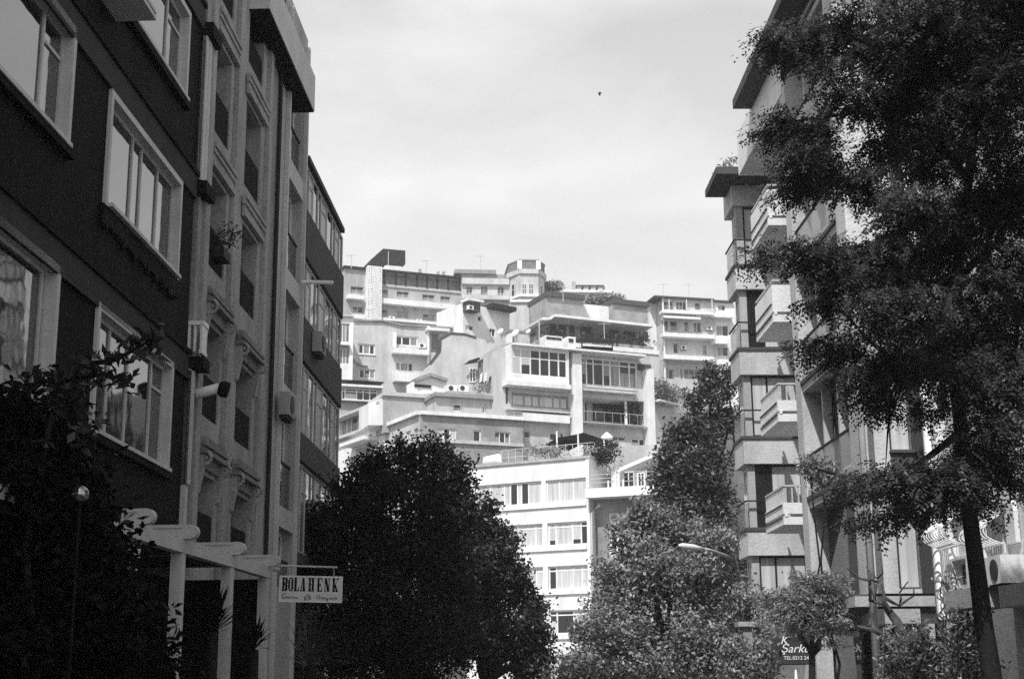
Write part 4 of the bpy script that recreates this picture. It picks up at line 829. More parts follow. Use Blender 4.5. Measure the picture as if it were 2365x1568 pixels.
mb = MB(); wall(mb, L, oL, oR, 0, 17.2, ops, back=8); mb.build('wall', 'ornate', ob)
for x in (cc['1'][1] + .42, cc['2'][1] + .55, cc['1'][0] - .45): MB().box(L, x - .16, x + .16, 0, 16.9, .005, .09).build('pilaster', 'ornate', ob)
MB().box(L, oL, oR, 17.2, 17.6, -8, .5).build('cornice', 'ornate', ob)
o = MB(); o.tube([L.P(oR + .06, 0, .06), L.P(oR + .06, 16.9, .06)], .045, 8); o.build('downpipe', 'dkmetal', ob)
fb = thing('flower_box', 'dark flower box with leafy plants on a balconet of the ornate building', 'flower box', L.P(cc['1'][1] - .35, L.sz(C_(560, 270))[1], 0)); q = L.sz(C_(590, 180), .1)
MB().box(L, q[0] - .4, q[0] + .1, q[1] - .2, q[1] - .02, -.05, .2).build('box', 'dkmetal', fb); quads_mesh('foliage', leaf_quads(blob(L.P(q[0] - .15, q[1] + .22, .15), (.3, .25, .2), 34, 7, .06), .08, .04), M['leafA'], fb)

# framed modern building with glazed bays
mR = L.sz((689, 900))[0]; mL = oR + .14
md = thing('framed_building', 'pale framed building with one tall column of recessed balcony windows and a big eave', 'building', L.P((mL + mR) / 2, 0))
spec = [(A_(1415, 770), B_(1600, 800)), (B_(1385, 660), C_(1568, 625)), (C_(1352, 590), D_(1540, 520)), (D_(1316, 580), E_(1503, 485)), (E_(1285, 630), E_(1490, 1500))]
w0 = avg([L.sz(a)[0] for a, b in spec]); w1 = avg([L.sz(b)[0] for a, b in spec]); ops = []
for i, (tl, br) in enumerate(spec):
    z1, z0 = L.sz(tl)[1], max(.1, L.sz(br)[1]); ops.append((w0, w1, z0, z1, .36, 1))
    wd = window(md, L, w0, w1, z0, z1, off=-.3, dep=.0, cols=[.4, .6], tr=None, fm='white', kinds='dcd' if i in (0, 1) else 'dcd', gc='curtd', fw=.09)
    zr = z0 + (z1 - z0) * .46; r = MB(); r.box(L, w0 + .01, w1 - .01, z0 + .05, zr, -.12, -.1); r.build('balcony_glass', 'glass', wd)
    r = MB(); r.box(L, w0, w1, zr, zr + .05, -.14, -.08); r.build('handrail', 'dkmetal', wd)
mb = MB(); wall(mb, L, mL, mR, 0, 17.3, ops, back=8); mb.build('wall', 'mid', md)
for i in range(len(spec) - 1):
    MB().box(L, w0, w1, L.sz(spec[i + 1][0])[1], L.sz(spec[i][1])[1], .001, .03).build('spandrel', 'pale', md)
MB().box(L, w0 - .14, w0 - .01, 0, 17, .005, .1).build('frame_rib', 'lightframe', md); MB().box(L, w1 + .01, w1 + .14, 0, 17, .005, .1).build('frame_rib', 'lightframe', md)
e1, ez0 = L.sz(A_(1780, 1470), .42); ez1 = L.sz(A_(1803, 1045), .42)[1]
MB().box(L, L.sz(A_(1200, -60), .42)[0], e1, ez0, ez1, -8, .42).build('eave', 'lightframe', md)
MB().box(L, L.sz(A_(1200, -60), .42)[0] + .01, e1 - .02, ez0 - .03, ez0 - .004, -8, .4).build('soffit', 'dark', md)  # dark board added: deep shade under the eave put into its colour

# curved parapet building
nR = L.sz(C_(2160, 700), .1)[0] + .5; nL = mR + .02
nb = thing('banded_building', 'grey building with smooth solid parapet bands and continuous window strips at the left', 'building', L.P((nL + nR) / 2, 0))
za = lambda p: L.sz(p, .1)[1]
bands = [(za(B_(1650, 1110)), za(C_(1640, 170))), (za(C_(1625, 980)), za(D_(1612, -10))), (za(D_(1592, 950)), za(D_(1585, 1320)))]
zroof = L.sz(B_(1680, 420), .3)[1] + .3
bands = [(zroof + .13, zroof)] + bands + [(bands[2][0] - (bands[1][0] - bands[2][0]), bands[2][1] - (bands[1][1] - bands[2][1]))]
mb = MB(); wall(mb, L, nL, nR - .15, 0, zroof, (), off=-.25, back=9); mb.build('wall', 'greyp', nb)
for i, (zt, z0) in enumerate(bands):
    if i == 0: MB().box(L, nL, nR - .6, z0, zt, -8, .12).build('roof', 'dkmetal', nb)
    else:
        pl = [(nL, -.24), (nL, .1), (nR - .5, .1)] + [(nR - .5 + .5 * math.sin(t), -.4 + .5 * math.cos(t)) for t in [.25 * j for j in range(1, 7)]] + [(nR, -.4), (nR, -8), (nL, -8)]
        MB().prismh(L, pl, z0, zt).build('parapet', 'greyp', nb)
    if i + 1 < len(bands):
        zn = bands[i + 1][0]
        window(nb, L, nL, nR - .2, zn + .01, z0 - .01, off=-.05, dep=.0, cols=[.1, .2, .32, .4, .55, .7, .78, .9], tr=.7, trcols=[1, 4, 7], fm='lightframe', kinds='dcddcddcd', gc='curtd', gd='glassr', fw=.08)
for i, (p, q) in enumerate(((C_(2005, 1420), D_(2120, 70)), (D_(1605, 660), D_(1745, 880)))):
    a, z1 = L.sz(p, .6); b, z0 = L.sz(q, .6); F2 = L.side(a, .25 if i == 0 else 0)
    air_conditioner(['shaded louvred unit high on the grey parapet, at the far end', 'shaded louvred unit at the near end of the grey window strip'][i], L, a, a + .75, z0, z0 + .5, .12, .34, 'midd')
o = MB(); a, z = L.sz(C_(1775, 565), .4); p = L.P(a, z, .1); o.tube([p, p + Vector((.75, .1, 0))], .05, 8); t = thing('rolled_awning', 'small pale rolled awning arm poking out of the grey window strip', 'awning', p); o.build('roll', 'white', t)

# ------------------------------------------------------------------ restaurant pergola, sign
pz = 3.05
e = onz((630, 1336), pz); st = onz((340, 1251), pz); G = Fac(st.xy, (e - st).xy); gl = (e - st).length
pg = thing('pergola', 'white steel restaurant pergola with rounded awning rails along the dark facade', 'pergola', (st.x, st.y, 0))
MB().box(G, -9, gl, pz, pz + .15, -.12, 0).build('beam', 'lightframe', pg)
PS = [G.sz(p)[0] for p in (P_(790, 900), P_(1375, 1200), P_(2015, 1400), E_(1180, 1400))]
for i, s in enumerate(PS):
    MB().box(G, s - .07, s + .07, 0, pz - .003, -.14, -.01).build('post', 'lightframe', pg)
    r = MB(); z = pz + .155; Q = Fac(G.P(s - .06, 0, 0).xy, G.n, -G.d)
    x1 = .07
    sh = lambda h0, h1, xe: [(-2.2, z + h0), (xe, z + h0)] + [(xe + (h1 - h0) / 2 * math.sin(t), z + (h0 + h1) / 2 - (h1 - h0) / 2 * math.cos(t)) for t in [math.pi * j / 8 for j in range(1, 8)]] + [(xe, z + h1), (-2.2, z + h1)]
    r.prism(Q, sh(0, .16, x1), -.12, 0); r.prism(Q, [(-2.2, z + .03), (x1 - .12, z + .03), (x1 - .12, z + .055), (-2.2, z + .055)], .002, .012); r.prism(Q, [(-2.2, z + .12), (x1 - .1, z + .12), (x1 - .1, z + .135), (-2.2, z + .135)], .002, .012)
    r.build('awning_rail', 'lightframe', pg)
MB().box(G, -9, gl - .1, pz + .16, pz + .18, -2.2, -.2).build('canopy_cloth', 'awn', pg)
MB().box(G, -9, gl - .1, 0, pz - .4, -1.3, -1.2).build('dark_interior', 'black', pg); MB().box(G, gl - .09, gl - .05, 0, pz - .01, -2.4, -.15).build('end_shade_sheet', 'black', pg); MB().box(G, -9, gl - .1, pz - .4, pz - .05, -1.32, -1.15).build('lintel', 'dark', pg)  # black sheets added in place of the unlit depth behind the posts
ss = thing('hanging_sign', 'white hanging signboard reading BOLAHENK below a thin rod', 'sign', e + Vector((.1, 0, -.3)))
yS = e.y + .05; W_ = zz(820, 1680, 240, 2267)
P4 = [at(W_(*p), yS) for p in ((240, 535), (2003, 565), (1978, 1288), (208, 1255))]
ux = (P4[1] - P4[0]); W = ux.length; ux.normalize(); uz = (P4[0] - P4[3]); Hh = uz.length; uz.normalize(); un = ux.cross(uz)
class SF:
    def P(s, a, z, off=0): return P4[3] + ux * a + uz * z - un * -off
T = SF(); un_out = un if un.y < 0 else -un; un = un_out
MB().box(T, 0, W, 0, Hh, -.03, 0).build('board', 'sign', ss)
fr_ = MB(); fr_.box(T, -.008, W + .008, -.008, .012, -.032, .004); fr_.box(T, -.008, W + .008, Hh - .012, Hh + .008, -.032, .004); fr_.box(T, -.008, .01, .013, Hh - .013, -.032, .004); fr_.box(T, W - .01, W + .008, .013, Hh - .013, -.032, .004); fr_.build('edge', 'white', ss)
ink = MB(); X = lambda x: (x - 240) / (2003 - 240) * W; hb, ht = Hh * (1 - (965 - 545) / 715), Hh * (1 - (585 - 545) / 715); hm = (hb + ht) / 2; sf = (ht - hb) * .07; hl = W * .006
def R_(x0, x1, z0, z1): ink.box(T, X(x0), X(x1), z0, z1, .001, .003)
def S_(pts): ink.prism(T, [(X(x), hb + (ht - hb) * z) for x, z in pts], .001, .003)
for x0, x1 in ((312, 372), (655, 718), (1062, 1120), (1150, 1208), (1310, 1368), (1745, 1805)): R_(x0, x1, hb, ht); R_(x0 - 14, x1 + 14, hb, hb + sf); R_(x0 - 14, x1 + 14, ht - sf, ht)
for z0, z1 in ((.5, 1), (0, .52)):  # B bowls
    S_([(372, z1), (430, z1), (458, z1 - .06), (458, z0 + .06), (430, z0), (372, z0), (372, z0 + .07), (395, z0 + .09), (400, z1 - .09), (372, z1 - .07)])
S_([(540, 1), (590, .99), (628, .8), (628, .2), (590, .01), (540, 0), (540, .06), (568, .1), (570, .9), (540, .94)]); S_([(552, 1), (515, .99), (478, .8), (478, .2), (515, .01), (552, 0), (552, .06), (532, .1), (532, .9), (552, .94)])
S_([(718, 0), (790, 0), (790, .3), (775, .3), (765, .1), (718, .07)])
S_([(885, 1), (935, 1), (965, 0), (895, 0)]); S_([(878, .95), (894, .95), (854, 0), (832, 0)]); R_(820, 870, hb, hb + sf); R_(885, 975, hb, hb + sf); S_([(855, .32), (905, .32), (905, .38), (860, .38)])
R_(1120, 1150, hm - hl, hm + hl)
S_([(1368, 1), (1450, 1), (1450, .68), (1437, .68), (1425, .92), (1368, .93)]); S_([(1368, 0), (1445, 0), (1445, .32), (1432, .32), (1420, .08), (1368, .07)]); S_([(1368, .46), (1408, .36), (1408, .64), (1368, .54)])
S_([(1515, 1), (1575, 1), (1648, 0), (1590, 0)]); S_([(1515, 0), (1537, 0), (1537, .95), (1515, .95)]); S_([(1628, .02), (1650, .02), (1650, 1), (1628, 1)]); R_(1508, 1552, hb, hb + sf); R_(1615, 1662, ht - sf, ht)
S_([(1805, .48), (1880, .94), (1893, .94), (1830, .55), (1895, 0), (1840, 0), (1800, .42)]); R_(1855, 1910, ht - sf, ht); R_(1830, 1908, hb, hb + sf * .8)
ink.build('lettering', 'ink', ss)
scs = [MB(), MB(), MB()]; wy = lambda x, y: T.P(X(x), Hh * (1 - (y - 545) / 715), .003)
for pts in (((420, 1050), (370, 1035), (318, 1090), (320, 1160), (360, 1170), (400, 1130)), ((420, 1140), (445, 1120), (440, 1165), (470, 1130), (490, 1165), (520, 1130), (540, 1165), (570, 1110), (600, 1165), (640, 1120), (660, 1160), (700, 1150), (760, 1160)),
            ((950, 1210), (960, 1130), (1010, 1080), (1060, 1060), (1110, 1110), (1140, 1180), (1100, 1215), (1060, 1120)), ((985, 1140), (1015, 1200), (985, 1225), (965, 1190)),
            ((1300, 1170), (1310, 1060), (1330, 1150), (1370, 1050), (1390, 1170), (1430, 1100), (1450, 1190), (1490, 1120)), ((1490, 1170), (1530, 1140), (1560, 1170), (1590, 1150), (1620, 1230), (1570, 1240), (1640, 1150), (1690, 1170), (1720, 1130), (1760, 1180), (1800, 1120)), ((1830, 1170), (1850, 1120), (1870, 1170))):
    wi = 0 if pts[0][0] < 900 else 1 if pts[0][0] < 1200 else 2
    scs[wi].tube([wy(*p) for p in pts], .0055, 5)
for s_ in scs: s_.build('script_lettering', 'ink', ss)
rd = MB(); rd.tube([at(W_(60, 235), yS), at(W_(1870, 290), yS)], .014, 8); rd.build('rod', 'lightframe', ss)
ch = MB(); ch.tube([at(W_(1765, 285), yS), at(W_(1770, 560), yS)], .006, 5); ch.build('hanger', 'metal', ss); ch = MB(); ch.tube([at(W_(500, 255), yS), at(W_(500, 545), yS)], .006, 5); ch.build('hanger', 'metal', ss)
ch = MB(); ch.tube([at(W_(20, 240), yS), at(W_(110, 165), yS), at(W_(200, 200), yS), at(W_(250, 255), yS)], .01, 6); ch.ball(at(W_(120, 345), yS), .045, (1.4, 1, .7)); ch.build('bracket', 'lightframe', ss)
gb = thing('globe_lamp', 'small shiny round globe half hidden in the dark hedge', 'lamp', at((185, 1141), 11.2)); MB().ball(at((185, 1141), 11.2), .07, n=20).build('globe', 'chrome', gb, True)
p = at((185, 1158), 11.2); MB().tube([p, (p.x, p.y, 0)], .012, 8).build('stem', 'black', gb)
# ------------------------------------------------------------------ right side of the street
RF = Fac((8.7, 0), vp(1101))
r7 = lambda x, y: (1576.4 + .5 * x, .5 * y); r8 = lambda x, y: (1576.4 + .5 * x, 784 + .5 * y)
I_ = zz(2200, 1688); J_ = zz(2569, 1688); K_ = zz(2569, 1280)
fn, ff = RF.sz(r8(563, 500))[0], RF.sz(r8(537, 500))[0]
bn, bf = RF.sz(r8(440, 300))[0], RF.sz(r8(355, 270))[0]
yn, yf = RF.sz(r8(283, 520))[0], RF.sz(r8(240, 520))[0]
wn, wf = RF.sz(r8(820, 500))[0], RF.sz(r8(772, 450))[0]
zR = lambda p, off=0: RF.sz(p, off)[1]
zE = zR((1700, 228), .6)
DB_ = 1.9
ap = thing('balcony_apartments', 'modern apartment block with stacked bays, balconies and tall fin at the right', 'building', RF.P(fn, 0, -1))
# floor heights
fz = [zR(r8(600, 770)), zR(r8(565, 232))]; hf = fz[1] - fz[0]; fz = [fz[0] + hf * i for i in range(0, 5)]
mb = MB(); ops = []
for z in fz[:-1]: ops.append((wf + .5, fn - .5, z + .5, z + hf - .55, .25)); ops.append((bn + .3, bf - .2, z + .4, z + hf - .5, .25)); ops.append((bf + .5, yn - .2, z + .5, z + hf - .7, .25))
for i, o in enumerate(ops): window(ap, RF, *o[:4], off=-DB_, dep=.2, cols=5 if i % 3 == 0 else 3, kinds='ddcdd' if i % 3 == 0 else 'dcd', fm='lightframe', gc='curtd', gd='glass', fw=.09, tr=.75)
wall(mb, RF, wf - .1, yf + .3, 0, zE - .4, ops, off=-DB_, back=8); mb.build('wall', 'pale', ap)
MB().box(RF, ff, fn, 0, zE - .3, -DB_, 0).build('fin', 'pale', ap)
# loggia slabs and glass railings between fin and wing
for i, z in enumerate(fz):
    MB().box(RF, wf + .005, fn - .005, z, z + .48, -DB_, -.03).build('slab', 'mid', ap)
    MB().box(RF, wf + .005, fn - .005, z + .2, z + .3, -.03, .02).build('slab_edge', 'greyp', ap)
    r = MB().box(RF, wf + .02, fn - .02, z + .55, z + 1.35, -.1, -.08).build('glass_railing', 'clear', ap)
    MB().box(RF, wf + .02, fn - .02, z + 1.35, z + 1.4, -.12, -.06).build('handrail', 'dkmetal', ap)
    if i < len(fz) - 1:
        window(ap, RF, wf + .01, fn - .01, z + .485, z + hf - .01, off=-.6, dep=.0, cols=[.16, .24, .5, .58, .82], kinds='dcdcdc' if i % 2 else 'dcdddc', fm='greyp', gc='curtd', fw=.1)
        for sa in (.2, .54): MB().box(RF, fn - (fn - wf) * sa - .12, fn - (fn - wf) * sa, z + .49, z + hf - .015, -.53, -.3).build('loggia_post', 'lightframe', ap)
MB().box(RF, wf + .01, ff - .01, 0, fz[0] - .01, -1.6, -.5).build('shop_window', 'glass', ap)
# balconies
for i, (x, y) in enumerate(((1770, 372), (1778, 515), (1789, 740), (1797, 974), (1803, 1215))):
    if i == 0: continue
    z = zR((x, y)); b = MB()
    solid = .62 if i > 2 else 1.12
    b.box(RF, bn, bf, z, z + .22, -DB_, 0); p = b.build('balcony', 'whitew', ap)
    b = MB(); b.box(RF, bn + .08, bf, z + .31, z + solid, -.1, 0); b.box(RF, bn, bn + .079, z + .31, z + solid, -DB_, 0); b.box(RF, bn - .02, bf, z + .22, z + .31, -.12, -.04); b.build('parapet', 'whitew', p)
    b = MB(); b.box(RF, bn + .1, bf - .02, z + .2, z + .235, 0.0, .03); b.box(RF, bn + .1, bf - .02, z + .55, z + .58, 0, .03); b.build('groove_trim', 'greyp', p)
    b = MB(); zt = z + solid + .46 if i > 2 else z + solid + .12
    b.box(RF, bn, bf, zt, zt + .05, -.08, -.02); b.box(RF, bn, bn + .05, zt, zt + .049, -DB_, -.08)
    if i > 2:
        for j in range(14): x_ = bn + .05 + (bf - bn - .1) * j / 13; b.box(RF, x_ - .02, x_ + .02, z + solid, zt, -.07, -.03)
        for j in range(10): d = -.1 - .18 * j; b.box(RF, bn + .02, bn + .06, z + solid, zt, d - .02, d + .02)
    b.build('railing', 'metal', p)
# stacked bays with glazed corners
by = [(zR(r7(257, 1322)), zR(r7(257, 1212))), (zR(r8(268, 160)), zR(r8(268, 42))), (zR(r8(283, 575)), zR(r8(283, 457))), (zR(r8(303, 997)), zR(r8(303, 880)))]
hb_ = avg([by[i][0] - by[i + 1][0] for i in range(3)]); by = [(by[0][0] + hb_, by[0][1] + hb_ )] + by + [(by[3][0] - hb_, by[3][1] - hb_)]
YN = RF.side(yn)
for i, (z0, z1) in enumerate(by):
    if i == 0: z1 = z0 + .9
    if i == 5: continue
    b = MB(); b.box(RF, yn, yf, z0, z1, -DB_, 0); p = b.build('bay_parapet', 'pale', ap)
    b = MB(); b.box(RF, yn - .05, yf + .05, z1, z1 + .1, -DB_, .05); b.build('coping', 'greyp', p)
    if i < 5:
        zb = by[i + 1][1] + .1 if i + 1 < len(by) else 0
        window(ap, RF, yn + .25, yf - .1, zb + .01, z0 - .01, off=-.3, dep=0, cols=4, kinds='dcdd', fm='white', gc='curtd', fw=.1)
        window(ap, YN, .36, DB_, zb + .01, z0 - .01, off=-.26, dep=0, cols=[.35], kinds='dc' if i % 2 else 'cc', fm='dkmetal', gc='curt', fw=.06)
        MB().box(RF, yn + .16, yn + .4, zb, z0, -.36, -.12).build('corner_post', 'mid', ap)
        r = MB(); zr = zb + .85; r.bar(RF.P(yn - .02, zr, -.9), RF.P(yn - .02, zr, 0), .045); r.bar(RF.P(yn - .02, zr, 0), RF.P(yf, zr, 0), .045); r.build('handrail', 'dkmetal', ap)
        MB().box(RF, yn + .05, yf - .05, zb + .02, zr - .05, -.05, -.03).build('glass_railing', 'clear', ap)
q0 = RF.sz(r7(155, 770), .7); q1 = RF.sz(r7(106, 945), .7); zc = q0[1]
MB().box(RF, q0[0], q1[0], zc - .25, zc, -DB_, .7).build('bay_roof', 'greyp', ap); MB().box(RF, yn - .05, yf, by[0][0] + .9, zc - .25, -DB_, -.1).build('bay_head', 'mid', ap)
o = thing('roof_plants', 'low plants growing on the canopy roof of the top bay', 'plants', RF.P(q0[0], zc, .5)); P = np.concatenate([blob(RF.P(q0[0] + .3 + .5 * j, zc + .2, .2), (.3, .3, .2), 12, 6, .08) for j in range(5)]); quads_mesh('foliage', leaf_quads(P, .14, .06), M['leafB'], o)
# top balcony and eave
zt0, zt1 = zR(r7(257, 822)), zR(r7(257, 622)); tf = RF.sz(r7(257, 700))[0]
MB().box(RF, fn + .3, tf, zt0, zt0 + .25, -DB_, .02).build('top_balcony', 'whitew', ap)
MB().box(RF, fn + .3, tf, zt0 + .25, zt1, -.12, .02).build('parapet', 'whitew', ap)
MB().box(RF, fn + .3, fn + .42, zt0 + .25, zt1, -DB_, -.125).build('parapet', 'whitew', ap)
ef = RF.sz((1692, 240), .6)[0]
MB().box(RF, wn - 1, ef, zE - .1, zE + .2, -9, .6).build('roof', 'greyp', ap)
for i in range(4): x = fn + 1 + i * 1.9; MB().box(RF, x, x + .16, zt1 + .01, zE - .11, -.3, -.14).build('roof_post', 'pale', ap)
# near wing seen end on
WF = RF.side(wn); wb = WF.sz(J_(600, 440))[1]
wl = lambda p: WF.sz(p)[0]
xa, xb, xc, xd = wl(r8(950, 400)), wl(r8(1060, 400)), wl(r8(1066, 600)), wl(r8(1122, 600))
sill = WF.sz(r8(1000, 512))[1]; low = WF.sz(r8(1030, 1165))[1]
ops = []
for k in range(-1, 4):
    z0 = sill + hf * k; ops.append((xa, xb, z0, z0 + 2.05, .22))
    if z0 < wb: ops[-1] = (xa, xb, low, low + 2.1, .22)
    o = ops[-1]; window(ap, WF, *o[:4], dep=.22, cols=[.12], kinds='dc', fm='greyp', gc='curt', fw=.05)
    if k > -1: MB().box(WF, xa - .02, xb + .05, z0 - .06, z0 - .005, .005, .1).build('sill', 'greyp', ap); MB().box(WF, xa, xb, z0 - .5, z0 - .07, .004, .03).build('spandrel_panel', 'greyp', ap)
mb = MB(); wall(mb, WF, 0, xc, wb, zE - .12, ops, back=wf - wn); mb.build('wing_wall', 'pale', ap)
rb = MB(); rb.box(WF, xc + .005, xd + .1, wb, zE - .12, -1, -.06); n_ = 9
for i in range(n_): x = xc + .03 + (xd - xc) * i / n_; rb.box(WF, x, x + (xd - xc) / n_ * .5, wb, zE - .13, -.06, -.01)
rb.build('ribbed_strip', 'greyp', ap)
for y0, y1, x0, x1, dd in ((478, 606, 40, 1120, .12), (645, 832, 280, 912, .25), (690, 835, 914, 1140, -.2)):
    q = WF.q(J_(x0, y0), J_(x1, y1), dd); MB().box(WF, q[0], q[1], q[2], q[3], -1.2, dd).build('fascia', 'mid', ap)
q = WF.q(J_(60, 640), J_(1160, 840), 0); MB().box(WF, q[0], q[1], q[3] - .1, wb - .005, -4, -.15).build('soffit', 'greyp', ap)
q = WF.q(J_(1000, 838), J_(1120, 1240), .05); MB().box(WF, q[0], q[1], 0, q[3], -.5, .05).build('corner_pier', 'mid', ap)
MB().box(WF, .3, 5, 0, wb - .6, -2.2, -2).build('shop_front', 'glass', ap)

# shop awning with lettering
AF = RF.side(38.0); q = AF.q(I_(325, 1010), I_(1300, 1360), 0)
aw = thing('shop_awning', 'dark shop awning with white lettering and telephone number under the small tree', 'awning', AF.P(q[0], q[2]))
A0, A1, Z0, Z1 = q; m_ = MB(); m_.prism(AF, [(A0, Z0), (A1, Z0), (A1, Z1), (A0 + .1, Z1 - .05)], -3.0, 0); m_.build('cloth', 'awn', aw)
def text(s, p, h, F, name, par, sx=1, shear=0, rot=0, off=.012):
    c = bpy.data.curves.new(name, 'FONT'); c.body = s; c.size = h; c.shear = shear; c.extrude = .004
    tmp = bpy.data.objects.new('tmp', c); me = bpy.data.meshes.new_from_object(tmp); bpy.data.objects.remove(tmp)
    o = bpy.data.objects.new(name, me); COL.objects.link(o); me.materials.clear(); me.materials.append(M['letter'])
    a, z = F.sz(p, off); d = Vector((F.d.x, F.d.y, 0)); n = Vector((F.n.x, F.n.y, 0))
    if rot: X, Y = Vector((0, 0, -1)), d
    else: X, Y = d, Vector((0, 0, 1))
    mm = Matrix((X * sx, Y, n)).transposed().to_4x4(); mm.translation = F.P(a, z, off); o.matrix_world = mm
    o.parent = par; o.matrix_parent_inverse = Matrix.Translation(-worldloc(par)); return o
text('K', I_(668, 1105), .30, AF, 'lettering', aw, 1, .35); text('Şarküteri', I_(668, 1215), .30, AF, 'lettering', aw, 1.05, .35); text('TEL:0212 244 27 61', I_(715, 1310), .13, AF, 'lettering', aw, 1)
sd_ = thing('vertical_sign', 'dark vertical shop sign with white letters turned sideways behind the bare tree', 'sign', AF.P(*AF.sz(I_(2050, 1320))))
q = AF.q(I_(1960, 1000), I_(2120, 1400)); MB().box(AF, q[0], q[1], q[2], q[3], -.08, 0).build('board', 'black', sd_)
text('L', I_(2038, 1060), .16, AF, 'lettering', sd_, rot=1); text('D', I_(2030, 1160), .16, AF, 'lettering', sd_, rot=1); text('ILE', I_(2000, 1295), .13, AF, 'lettering', sd_)
for i, (x, y) in enumerate(((872, 1440), (1738, 1445))):
    o = thing('parasol', ['closed white parasol under the dark awning lettering', 'closed white parasol left of the bare tree trunk'][i], 'parasol', AF.P(AF.sz(I_(x, y))[0], 0, .3)); a, z = AF.sz(I_(x, y), .3)
    MB().tube([AF.P(a, z, .3), AF.P(a, z - .3, .3), AF.P(a, .9, .3)], [.02, .05, .09], 8).build('cover', 'white', o, True); MB().tube([AF.P(a, 0, .3), AF.P(a, 1, .3)], .03, 6).build('pole', 'metal', o)
q = AF.q(I_(175, 875), I_(310, 1140), 1); o = thing('gate_pillar', 'pale square gate pillar with a capped top left of the shop awning', 'pillar', AF.P(q[0], 0, .8))
MB().box(AF, q[0], q[1], 0, q[3], .6, 1).build('shaft', 'midd', o); MB().box(AF, q[0] - .12, q[1] + .06, q[3], q[3] + .12, .5, 1.1).build('cap', 'mid', o);

# near right house with white walls and grilles
nw = RF.sz((2137, 985))[0]
wh = thing('white_grille_house', 'white plastered house with curly window grilles behind the street tree at the right', 'building', RF.P(nw - 3, 0))
ops = []; g0 = RF.sz(J_(1400, 600))[1]
wq = [(J_(1310, 20), J_(1520, 350)), (K_(1235, 1180), K_(1560, 1700)), (K_(1690, 1180), K_(2060, 1700)), (K_(1560, 520), K_(1960, 1010)), (K_(1060, -400), K_(1300, 250))]
for i, (tl, br) in enumerate(wq):
    o = RF.q(tl, br); ops.append(o + (.2,)); window(wh, RF, *o, dep=.2, cols=2, kinds='d' if i in (0, 3) else 'cc', gc='curt', gd='glass', fw=.07)
mb = MB(); wall(mb, RF, 8, nw, g0, 13, ops, back=8); mb.build('wall', 'whitew', wh)
MB().box(RF, 8, nw, 0, g0 - .004, -9, -1.4).build('ground_storey', 'midd', wh); MB().box(RF, 8, nw + .1, 13, 13.4, -8, .6).build('cornice', 'white', wh)
for tl, br in ((J_(1225, 425), J_(1595, 620)), (J_(1925, 350), J_(2400, 565))):
    q = RF.q(tl, br, .7); MB().box(RF, q[0], q[1], q[2], q[3], .01, .7).build('balcony', 'mid', wh)
o = MB(); pts = [RF.P(RF.sz(J_(1118, 80), .12)[0], z, .12) for z in (12.8, RF.sz(J_(1170, 700), .12)[1])]; o.tube(pts + [pts[1] + Vector((.1, -.25, -.12))], .075, 10); o.build('downpipe', 'white', wh, True)
def grille(tl, br, bulge, n, label, top=0):
    q = RF.q(tl, br); o = thing('window_grille', label, 'grille', RF.P((q[0] + q[1]) / 2, q[2]), 'white iron window grilles'); m_ = MB()
    H_ = q[3] - q[2]
    for i in range(n):
        x = q[0] + (q[1] - q[0]) * i / (n - 1)
        if bulge: pts = [RF.P(x, q[2] + H_ * t, .1 + bulge * math.sin(min(1, t * 1.25) ** .8 * math.pi)) for t in [j / 14 for j in range(15)]]
        else: pts = [RF.P(x, q[2], .1), RF.P(x, q[3] + top, .1)]
        m_.tube(pts, .014, 5)
    m_.build('bars', 'white', o); f = MB()
    for z in (q[2], q[2] + H_ * .86): f.bar(RF.P(q[0], z, .1), RF.P(q[1], z, .1), .035)
    f.build('frame', 'white', o); return o, q
grille(K_(1235, 1185), K_(1530, 1568), .38, 9, 'bulging white grille of curved bars left of the robinia trunk')
o, q = grille(K_(1690, 1190), K_(2060, 1560), .3, 9, 'bulging white grille with scrolls right of the robinia trunk')
sc = MB()
for cx, cz, r0 in ((.35, .45, .02), (.65, .3, .015)):
    sc.tube([RF.P(q[0] + (q[1] - q[0]) * cx + math.cos(t) * (r0 + .016 * t), q[2] + (q[3] - q[2]) * cz + math.sin(t) * (r0 + .016 * t), .42) for t in [i * .45 for i in range(26)]], .012, 5)
sc.build('scroll', 'white', o)
grille(K_(1560, 545), K_(1960, 1020), 0, 13, 'tall straight white balcony bars above the scroll grille', .25)
q = RF.q(J_(1735, -20), J_(1978, 300), .45); air_conditioner('white fan unit on the plaster wall right of the robinia trunk', RF, q[0], q[1], q[2], q[3], .03, .45)
q = RF.q(K_(2070, 1010), K_(2240, 1540)); o = thing('arched_panel', 'tall white arched shutter panel at the right edge', 'shutter', RF.P(q[0], q[2], .1)); xm, hw = (q[0] + q[1]) / 2, (q[1] - q[0]) / 2
zt = q[3] - hw; MB().prism(RF, [(q[0], q[2]), (q[1], q[2]), (q[1], zt)] + [(xm + hw * math.cos(t), zt + hw * math.sin(t)) for t in [math.pi * j / 10 for j in range(1, 10)]] + [(q[0], zt)], .02, .1).build('panel', 'white', o)
cb = MB(); cc_ = RF.P(xm + .02, zt - .1, .1); cb.ball(cc_, .05, (.4, 1, 1)); cb.build('knob', 'dkmetal', o)
o = thing('iron_fence', 'dim iron fence with thin upright bars at the bottom right corner', 'fence', RF.P(18, 0, .6)); m_ = MB()
for i in range(46): x = 16 + i * .13; m_.bar(RF.P(x, 0, .6), RF.P(x, 1.95 + (.08 if i % 2 else 0), .6), .018)
m_.build('bars', 'metal', o); m_ = MB(); m_.bar(RF.P(16, 1.75, .6), RF.P(22, 1.75, .6), .03); m_.bar(RF.P(16, 1.4, .6), RF.P(22, 1.4, .6), .03); m_.build('rail', 'metal', o)

